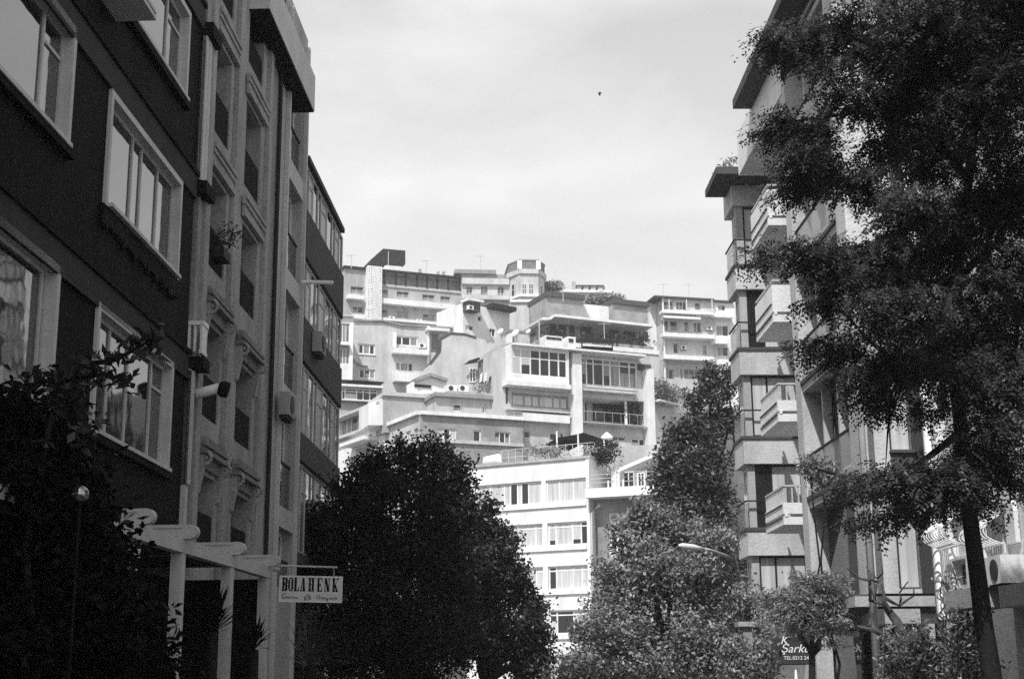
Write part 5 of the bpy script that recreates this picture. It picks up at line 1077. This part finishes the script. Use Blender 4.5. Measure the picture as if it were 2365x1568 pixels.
# street lamps
def lamp(label, p0, p1, Y, base):
    a, b = at(p0, Y), at(p1, Y + .6); u = (b - a).normalized(); o = thing('street_lamp', label, 'street lamp', (base[0], base[1], 0), 'street lamps')
    MB().tube([(base[0], base[1], -.13), (base[0], base[1], b.z - 1.2), Vector((base[0], base[1], b.z - .1)).lerp(b, .35), b, a + u * .7], [.09, .07, .05, .04, .04], 8).build('pole', 'metal', o, True)
    MB().tube([a, a + u * .12, a + u * .5, a + u * .85], [.03, .075, .085, .04], 10).build('lamp_head', 'white', o, True)
lamp('pale street lamp head poking out of the bushy middle tree', (1568, 1259), (1640, 1270), 36.6, (6.5, 40.2))
lamp('slim pale street lamp head among robinia leaves beside the balconies', (1814, 598), (1900, 608), 30, (7.6, 30.6))
b = thing('bird', 'small dark bird flying in the open sky', 'bird', at((1385, 218), 60)); c = at((1385, 218), 60)
MB().ball(c, .07, (.7, 1.6, .9), 10).ball(c + Vector((0, -.11, .03)), .04, n=8).build('body', 'dkmetal', b, True)
for s in (-1, 1): MB().add([c + Vector(v) * .42 for v in ((0, -.12, .03), (0, .14, .03), (s * .18, .1, .14), (s * .3, .02, -.1 + .25), (s * .18, -.1, .14), (0, 0, .0), (s * .17, 0, .1))], [(0, 4, 6, 5), (5, 6, 2, 1), (6, 4, 3), (6, 3, 2), (0, 1, 5)]).build('wing', 'dkmetal', b)
# ------------------------------------------------------------------ trees and plants
tree('street_tree', 'large dark bushy tree beside the hanging signboard, left of two touching trees', 'tree',
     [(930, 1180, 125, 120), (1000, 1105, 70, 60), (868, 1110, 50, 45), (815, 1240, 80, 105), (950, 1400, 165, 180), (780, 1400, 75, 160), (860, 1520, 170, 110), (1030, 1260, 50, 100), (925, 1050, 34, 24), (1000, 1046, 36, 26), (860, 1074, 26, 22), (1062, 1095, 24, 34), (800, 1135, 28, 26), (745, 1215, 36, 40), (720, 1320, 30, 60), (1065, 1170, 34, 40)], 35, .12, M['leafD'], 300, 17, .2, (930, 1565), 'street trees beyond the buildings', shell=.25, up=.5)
tree('street_tree', 'sunlit bushy tree right of the large dark tree, in front of the white block', 'tree',
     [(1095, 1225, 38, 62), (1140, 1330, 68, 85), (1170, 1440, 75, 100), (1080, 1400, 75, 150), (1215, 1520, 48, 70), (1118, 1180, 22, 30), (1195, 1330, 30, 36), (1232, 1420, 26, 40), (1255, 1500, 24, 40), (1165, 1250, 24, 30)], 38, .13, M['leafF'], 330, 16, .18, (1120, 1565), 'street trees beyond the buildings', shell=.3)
tree('street_tree', 'broad pale leaved tree with a street lamp poking through its crown', 'tree',
     [(1490, 1300, 80, 85), (1440, 1235, 26, 36), (1430, 1440, 90, 95), (1590, 1330, 95, 90), (1690, 1420, 75, 90), (1550, 1490, 150, 95), (1360, 1535, 55, 45), (1700, 1530, 80, 70), (1640, 1250, 50, 50), (1500, 1200, 36, 34), (1395, 1330, 26, 32), (1550, 1215, 30, 40), (1360, 1470, 30, 34), (1480, 1180, 18, 24), (1755, 1480, 34, 44), (1450, 1370, 60, 50)], 39, .135, M['leafB'], 230, 14, .17, (1550, 1565), 'street trees beyond the buildings', shell=.35)
tree('conical_tree', 'tall conical dark tree rising behind the right hand bays', 'tree',
     [(1640, 868, 16, 24), (1645, 915, 34, 26), (1600, 935, 18, 20), (1625, 980, 56, 36), (1572, 1000, 22, 18), (1620, 1050, 70, 44), (1560, 1070, 30, 22), (1610, 1120, 75, 48), (1545, 1090, 22, 18), (1630, 1200, 80, 56), (1555, 1165, 28, 24), (1640, 1290, 80, 70), (1655, 1400, 90, 110), (1680, 880, 18, 22), (1690, 960, 24, 30), (1562, 1012, 30, 22), (1545, 1055, 26, 22), (1538, 1108, 28, 22), (1552, 1150, 36, 28), (1590, 1090, 50, 40), (1545, 1195, 30, 26)], 56, .2, M['leafE'], 150, 14, .24, (1640, 1565), shell=.3, wratio=.45, up=.9)
tree('feathery_tree', 'small feathery tree in front of the shop awning', 'tree',
     [(1870, 1390, 80, 45), (1830, 1430, 70, 40), (1910, 1440, 65, 45), (1800, 1400, 45, 35), (1890, 1345, 55, 22), (1940, 1400, 40, 25)], 33, .15, M['leafB'], 700, 14, .14, (1880, 1600), shell=.3, wratio=.2, up=1.1, flat=.5, rt=.09)
# bare tree
bt = thing('bare_tree', 'leafless dark tree with crooked branches before the wing of the balcony block', 'tree', at(J_(740, 1600), 30)); bt.location.z = 0
Jp = lambda x, y, dy=0: at(J_(x, y), 30 + dy); mb = MB()
for pts, r0, r1 in ((((730, 1700), (745, 1400), (740, 1250), (690, 1000), (600, 820), (480, 660), (425, 560)), .17, .06), (((425, 560), (425, 430), (390, 330)), .045, .02), (((425, 570), (340, 560), (240, 530), (250, 400), (240, 270)), .045, .03),
                    (((240, 270), (120, 250), (0, 160), (-60, 110)), .03, .012), (((240, 270), (255, 180), (190, 90)), .03, .012), (((250, 250), (330, 290), (350, 230), (410, 180), (400, 40), (370, -20)), .028, .01), (((330, 240), (260, 190)), .02, .01), (((350, 290), (415, 240)), .018, .008),
                    (((440, 500), (540, 560), (630, 600), (650, 510), (630, 430), (740, 285)), .04, .014), (((640, 590), (740, 520), (815, 470), (820, 380)), .03, .012), (((330, 300), (315, 500), (310, 560)), .018, .012), (((690, 1000), (800, 1100), (860, 1160)), .05, .02), (((745, 1250), (620, 1100), (430, 990), (300, 930), (80, 875)), .1, .035), (((620, 1130), (520, 1020), (420, 920)), .05, .02)):
    n = len(pts); mb.tube([Jp(x, y, .15 * (i % 3)) for i, (x, y) in enumerate(pts)], [r0 + (r1 - r0) * i / (n - 1) for i in range(n)], 7)
mb.build('trunk', 'barkl', bt, True)
quads_mesh('foliage', leaf_quads(np.concatenate([blob(Jp(x, y, -.2), (.3, .3, .22), 16, 8, .08) for x, y in ((560, 980), (640, 1040), (560, 1330), (600, 1420), (900, 930), (860, 1150))]), .13, .03, 1.0), M['leafB'], bt)

# foreground robinia: fronds of small paired leaflets along drooping stalks
YR = 17.0
def fronds(P, L, npair, lw, out=None, droop=.55):
    n = len(P); a = RNG.normal(size=(n, 3)); a[:, 2] *= .35
    if out is not None: a += out * 1.2
    a[:, 2] -= droop; a = unit(a); up = np.tile([0, 0, 1.], (n, 1)) + RNG.normal(size=(n, 3)) * .45
    b = unit(np.cross(a, up)); nr = unit(np.cross(b, a)); Ls = (L * RNG.uniform(.6, 1.25, n))[:, None]
    V = []
    for i in range(npair):
        t = (i + .8) / npair
        base = P + a * Ls * t - np.array([0, 0, 1]) * Ls * .28 * t * t
        for sgn in (-1, 1):
            d = unit(b * sgn + a * .45 + RNG.normal(size=(n, 3)) * .22 - np.array([0, 0, .35])); l = lw * (1 - .35 * abs(t - .5)) * RNG.uniform(.8, 1.2, (n, 1)); wv = unit(np.cross(d, nr)) * l * .26
            V.append(np.stack([base, base + d * l * .5 + wv, base + d * l, base + d * l * .5 - wv], 1))
    d = a; l = lw; V.append(np.stack([P + a * Ls - [0, 0, .0], P + a * Ls + b * l * .25, P + a * Ls + a * l - [0, 0, .02], P + a * Ls - b * l * .25], 1))
    return np.concatenate(V)
rb = thing('robinia_tree', 'big dark robinia with hanging feathery leaves filling the right of the street', 'tree', at((2310, 1560), YR)); rb.location.z = 0
lob = [(1808, 95, 36, 30, 30), (1850, 110, 42, 40, 40), (1895, 85, 55, 45, 44), (1965, 75, 65, 65, 60), (1945, 150, 40, 26, 20), (1800, 284, 24, 20, 18), (1845, 298, 40, 18, 26), (1885, 305, 40, 34, 34), (1860, 355, 36, 28, 26), (1845, 425, 38, 30, 30), (1925, 395, 55, 36, 44), (2000, 420, 60, 40, 46),
       (1960, 212, 50, 34, 34), (2050, 235, 60, 50, 54), (1790, 582, 30, 13, 14), (1845, 577, 34, 20, 22), (1895, 590, 60, 34, 44), (1985, 592, 70, 40, 56), (2070, 600, 55, 55, 60), (1930, 692, 50, 22, 26), (1990, 650, 55, 32, 36), (1895, 800, 36, 18, 14), (1960, 800, 50, 36, 34), (1990, 862, 42, 24, 22), (2060, 850, 55, 50, 44), (2040, 928, 46, 32, 26),
       (2010, 1104, 45, 16, 20), (2090, 1110, 62, 36, 46), (2170, 1100, 60, 50, 60), (2020, 1195, 40, 14, 12), (2120, 1165, 55, 28, 26), (1958, 1112, 30, 10, 8),
       (2150, 70, 130, 90, 120), (2310, 70, 110, 110, 130), (2060, 110, 70, 80, 60), (2160, 195, 110, 80, 100), (2280, 220, 120, 120, 150), (2050, 330, 60, 50, 44), (2170, 350, 120, 80, 110), (2330, 420, 80, 150, 150), (2100, 480, 80, 45, 56), (2220, 490, 120, 60, 95), (2180, 610, 120, 80, 120), (2330, 640, 90, 110, 130),
       (2080, 715, 100, 50, 84), (2240, 765, 120, 80, 130), (2140, 820, 90, 45, 60), (2320, 880, 70, 110, 110), (2290, 990, 70, 50, 40), (2270, 1060, 60, 50, 36), (2255, 1140, 40, 50, 18), (2345, 1080, 30, 80, 26), (2215, 880, 70, 60, 40), (2150, 940, 50, 26, 12)]
Vs = []; tips = []
for i, (x, y, rx, ry, n) in enumerate(lob):
    yy = YR + (-1.2, .3, 1.2, -.4)[i % 4] * (1 if rx > 70 else .4); c = at((x, y), yy); s = yy * 1.03 / FD
    P = blob(c, (rx * s, max(.45, rx * s * .9), ry * s), int(n * (1.15 if x < 2060 else 1.5)), 5, .11, .25, .55)
    out = unit(P - np.array(at((2260, y), YR + 1.5))); out[:, 2] *= .2; out[:, 2] = np.clip(out[:, 2], -.2, .3)
    Vs.append(fronds(P, .27, 6, .062, out)); tips.append((c, rx))
# unseen upper crown, added above the frame to shade trunk and lower leaves
for c, r, n in (((5.6, 16.6, 9.9), (1.6, 1.2, .8), 160), ((6.6, 16.2, 10.6), (1.8, 1.4, 1.0), 200), ((7.4, 14.4, 11.0), (2.4, 3.0, 1.2), 700), ((6.6, 11.6, 9.6), (1.9, 2.2, 1.0), 600), ((7.4, 12.6, 8.6), (1.8, 1.8, 1.6), 400)):
    Vs.append(fronds(blob(c, r, n, 5, .2, .3), .3, 5, .075))
quads_mesh('crown', np.concatenate(Vs), M['leafC'], rb)
mb = MB(); bp = lambda x, y, d=0: at((x, y), YR + d)
b0 = bp(2294, 1560); mb.tube([(b0.x + .05, b0.y, -.2), bp(2292, 1568), bp(2273, 1450), bp(2257, 1320), bp(2238, 1180), bp(2222, 1020), bp(2210, 900), bp(2200, 780, .2), bp(2215, 600, .3), bp(2240, 400, .4), bp(2260, 150, .5), bp(2280, -200, .6)], [.125, .115, .108, .1, .092, .085, .08, .07, .065, .055, .045, .025], 10)
for pts, r0 in ((((2215, 1000), (2100, 1090), (1960, 1105), (1880, 1080)), .05), (((2205, 880), (2100, 860), (2000, 780), (1930, 700)), .05), (((2200, 760), (2080, 640), (1950, 600), (1800, 590)), .06), (((2230, 520), (2100, 470), (1980, 440), (1860, 400)), .05), (((2240, 420), (2150, 300), (1980, 260), (1770, 290)), .055), (((2255, 220), (2120, 130), (1960, 90), (1770, 80)), .05),
                (((2060, 900), (2050, 1000), (2045, 1085)), .02), (((2240, 1180), (2300, 1050), (2340, 900), (2360, 600)), .08), (((2250, 300), (2330, 200), (2400, 50)), .06), (((2215, 640), (2300, 560), (2380, 420)), .06)):
    mb.tube([bp(x, y, .1 * (i % 2)) for i, (x, y) in enumerate(pts)], [r0 * (1 - .8 * i / (len(pts) - 1)) for i in range(len(pts))], 6)
limbs(mb, bp(2260, 150, .5), [(5.6, 16.6, 9.9), (6.8, 16, 10.6), (7.4, 14.4, 11), (6.6, 11.8, 9.6), (7.4, 12.6, 8.8)], .055, .015)
mb.build('trunk', 'wood', rb, True)

# left foreground hedge and large leaved branch
hd = thing('tall_hedge', 'nearly black tall hedge filling the lower left corner', 'hedge', (-3.9, 12.2, 0))
P = np.concatenate([blob(at((x, y), 12.2 + d), (rx * 12.2 / FD, .7, ry * 12.2 / FD), int(n * 2.6), 9, .12, .3) for x, y, rx, ry, n, d in
    ((90, 1230, 140, 260, 300, 0), (210, 1330, 75, 150, 140, 0), (40, 1040, 120, 130, 170, .2), (240, 1450, 90, 150, 170, 0), (100, 1500, 200, 120, 220, -.3), (130, 1080, 40, 90, 50, 0), (280, 1520, 50, 100, 60, 0), (-80, 1250, 120, 320, 200, 0), (350, 1540, 40, 60, 30, .2), (10, 1110, 60, 70, 60, -.4), (60, 1130, 60, 60, 50, -.4))])
quads_mesh('crown', leaf_quads(P, .105, .05, .5), M['leafH'], hd)
mb = MB(); b0 = Vector((-3.9, 12.3, 0)); mb.tube([b0, (-3.95, 12.3, 1.5), (-4.05, 12.3, 3.2)], [.1, .08, .04], 8); limbs(mb, (-3.9, 12.3, 1.2), [at((90, 1150), 12.3), at((230, 1350), 12.3), at((40, 1000), 12.3), at((150, 960), 12.3)], .05, .015)
mb.build('stem', 'wood', hd, True)
lb = thing('magnolia_branch', 'arching branch with big curled leaves in front of the lower left window', 'plant', (-3.6, 11.6, 0))
bp = lambda x, y: at((x, y), 11.6); mb = MB(); cl = []
for pts in (((60, 1250), (120, 960), (160, 880), (230, 865), (300, 880)), ((160, 880), (210, 840), (270, 830), (340, 790), (365, 800)), ((20, 1000), (30, 900), (100, 880), (160, 875)), ((160, 900), (180, 960), (195, 1010))):
    q = [bp(*p) for p in pts]; mb.tube(q, [.03 - .022 * i / (len(q) - 1) for i in range(len(q))], 6)
    for i in range(len(q) - 1):
        for t in (.2, .4, .6, .8, 1.0):
            if i == 0 and pts[0][1] > 950 and t < .7: continue
            cl.append(q[i].lerp(q[i + 1], t))
mb.tube([(-3.6, 11.6, 0), bp(60, 1250)], [.05, .03], 8); mb.build('stem', 'wood', lb, True)
P = np.repeat(np.array([tuple(c) for c in cl]), 6, 0); P = P + RNG.normal(size=P.shape) * .055
quads_mesh('foliage', leaf_quads(P, .125, .055, .5, .6, .35), M['leafA'], lb)
# spiky plants behind the pergola posts
def spiky(label, p, Y, n, ln, w, m, name='yucca'):
    c = at(p, Y); o = thing(name, label, 'plant', (c.x, c.y, 0), 'spiky plants under the pergola'); V = []
    for i in range(n):
        a = random.uniform(0, 2 * math.pi); e = random.uniform(.15, 1.45); l = ln * random.uniform(.7, 1.15); d = Vector((math.cos(a) * math.cos(e), math.sin(a) * math.cos(e), math.sin(e)))
        s = d.cross(Vector((0, 0, 1))).normalized() * w; m1 = c + d * l * .55; tip = c + d * l - Vector((0, 0, l * .18 * math.cos(e)))
        V += [[c, c + d * .02 + s * .5, m1 + s, m1 - s * .2], [m1 - s, m1 + s, tip, tip]]
    quads_mesh('foliage', np.array([[tuple(v) for v in q] for q in V]), M[m], o); MB().tube([(c.x, c.y, 0), c], [.1, .07], 8).build('stem', 'wood', o)
spiky('spiky yucca between the two right pergola posts', (490, 1460), 17.6, 70, .62, .03, 'leafH')
spiky('spiky yucca half hidden behind the rightmost pergola post', (585, 1500), 18.6, 50, .5, .028, 'leafH')
spiky('loose fountain of thin blades below the hanging signboard', (715, 1540), 21, 90, .8, .014, 'leafA', 'grassy_plant')
# creepers and shrubs at bottom right
def bush(name, label, cat, spots, Y, leaf, m, dens=1, tz_=0, wr=.4, grp=None):
    c0 = at(spots[0][:2], Y); o = thing(name, label, cat, (c0.x, c0.y, 0), grp)
    P = np.concatenate([blob(at((x, y), Y), (rx * Y / FD, rx * Y / FD * .7, ry * Y / FD), int(dens * rx * ry / 14), 8, .1, .3) for x, y, rx, ry in spots]); quads_mesh('foliage', leaf_quads(P, leaf, leaf * wr, .6), M[m], o)
    mb = MB(); limbs(mb, (c0.x, c0.y, 0), [at(s[:2], Y) for s in spots], .04, .015); mb.build('stem', 'wood', o, True); return o
bush('shrub', 'leafy shrub at the foot of the bare tree, bottom right', 'shrub', [(2150, 1530, 60, 35), (2070, 1545, 40, 30), (2130, 1490, 40, 25)], 27, .11, 'leafE', 1.1, grp='street level shrubs')
bush('shrub', 'thin tangled shrub in front of the white house ground floor', 'shrub', [(2230, 1500, 50, 60), (2215, 1440, 30, 40), (2250, 1550, 60, 40)], 24, .09, 'leafE', .6, grp='street level shrubs')
bush('shrub', 'bright sunlit shrub below the broad pale tree, bottom centre', 'shrub', [(1400, 1560, 70, 35), (1500, 1570, 80, 30), (1310, 1570, 60, 30)], 36, .13, 'leafE', 1.0, grp='street level shrubs')
bush('shrub', 'dim shrub around the foot of the capped gate pillar', 'shrub', [(1740, 1545, 60, 40), (1700, 1520, 40, 50), (1760, 1500, 25, 25)], 34.5, .12, 'leafB', 1.2, grp='street level shrubs')
bush('balcony_shrub', 'feathery shrub hanging over the glass loggia railing', 'shrub', [(1895, 1090, 45, 20), (1870, 1070, 25, 18)], 33, .12, 'leafB', 1.5)
vn = thing('creeper', 'bare twisting creeper stems climbing beside the white downpipe', 'creeper', RF.P(nw - 1, 0, .1)); mb = MB()
for k in range(7):
    x0 = 1160 + 35 * k; pts = [(x0 + 60 * math.sin(k + j * .9) * (.5 + .1 * j) + (9 - j) * 12, 1568 - j * 165 + 40 * math.sin(j * 2 + k)) for j in range(9)]
    mb.tube([RF.P(*RF.sz(J_(*p), .1), .1 + .03 * (i % 3)) for i, p in enumerate(pts)], [.028 - .0022 * i for i in range(len(pts))], 6)
mb.build('stem', 'barkl', vn, True)
pp = [RF.P(*RF.sz(J_(x, y), .2), .2) for x, y in ((1450, 800), (1500, 760), (1420, 900), (1350, 1050), (1480, 1100), (1250, 1300), (1400, 1350), (1300, 400))]
quads_mesh('foliage', leaf_quads(np.concatenate([blob(p, (.3, .25, .35), 14, 7, .1) for p in pp]), .1, .045), M['leafB'], vn)
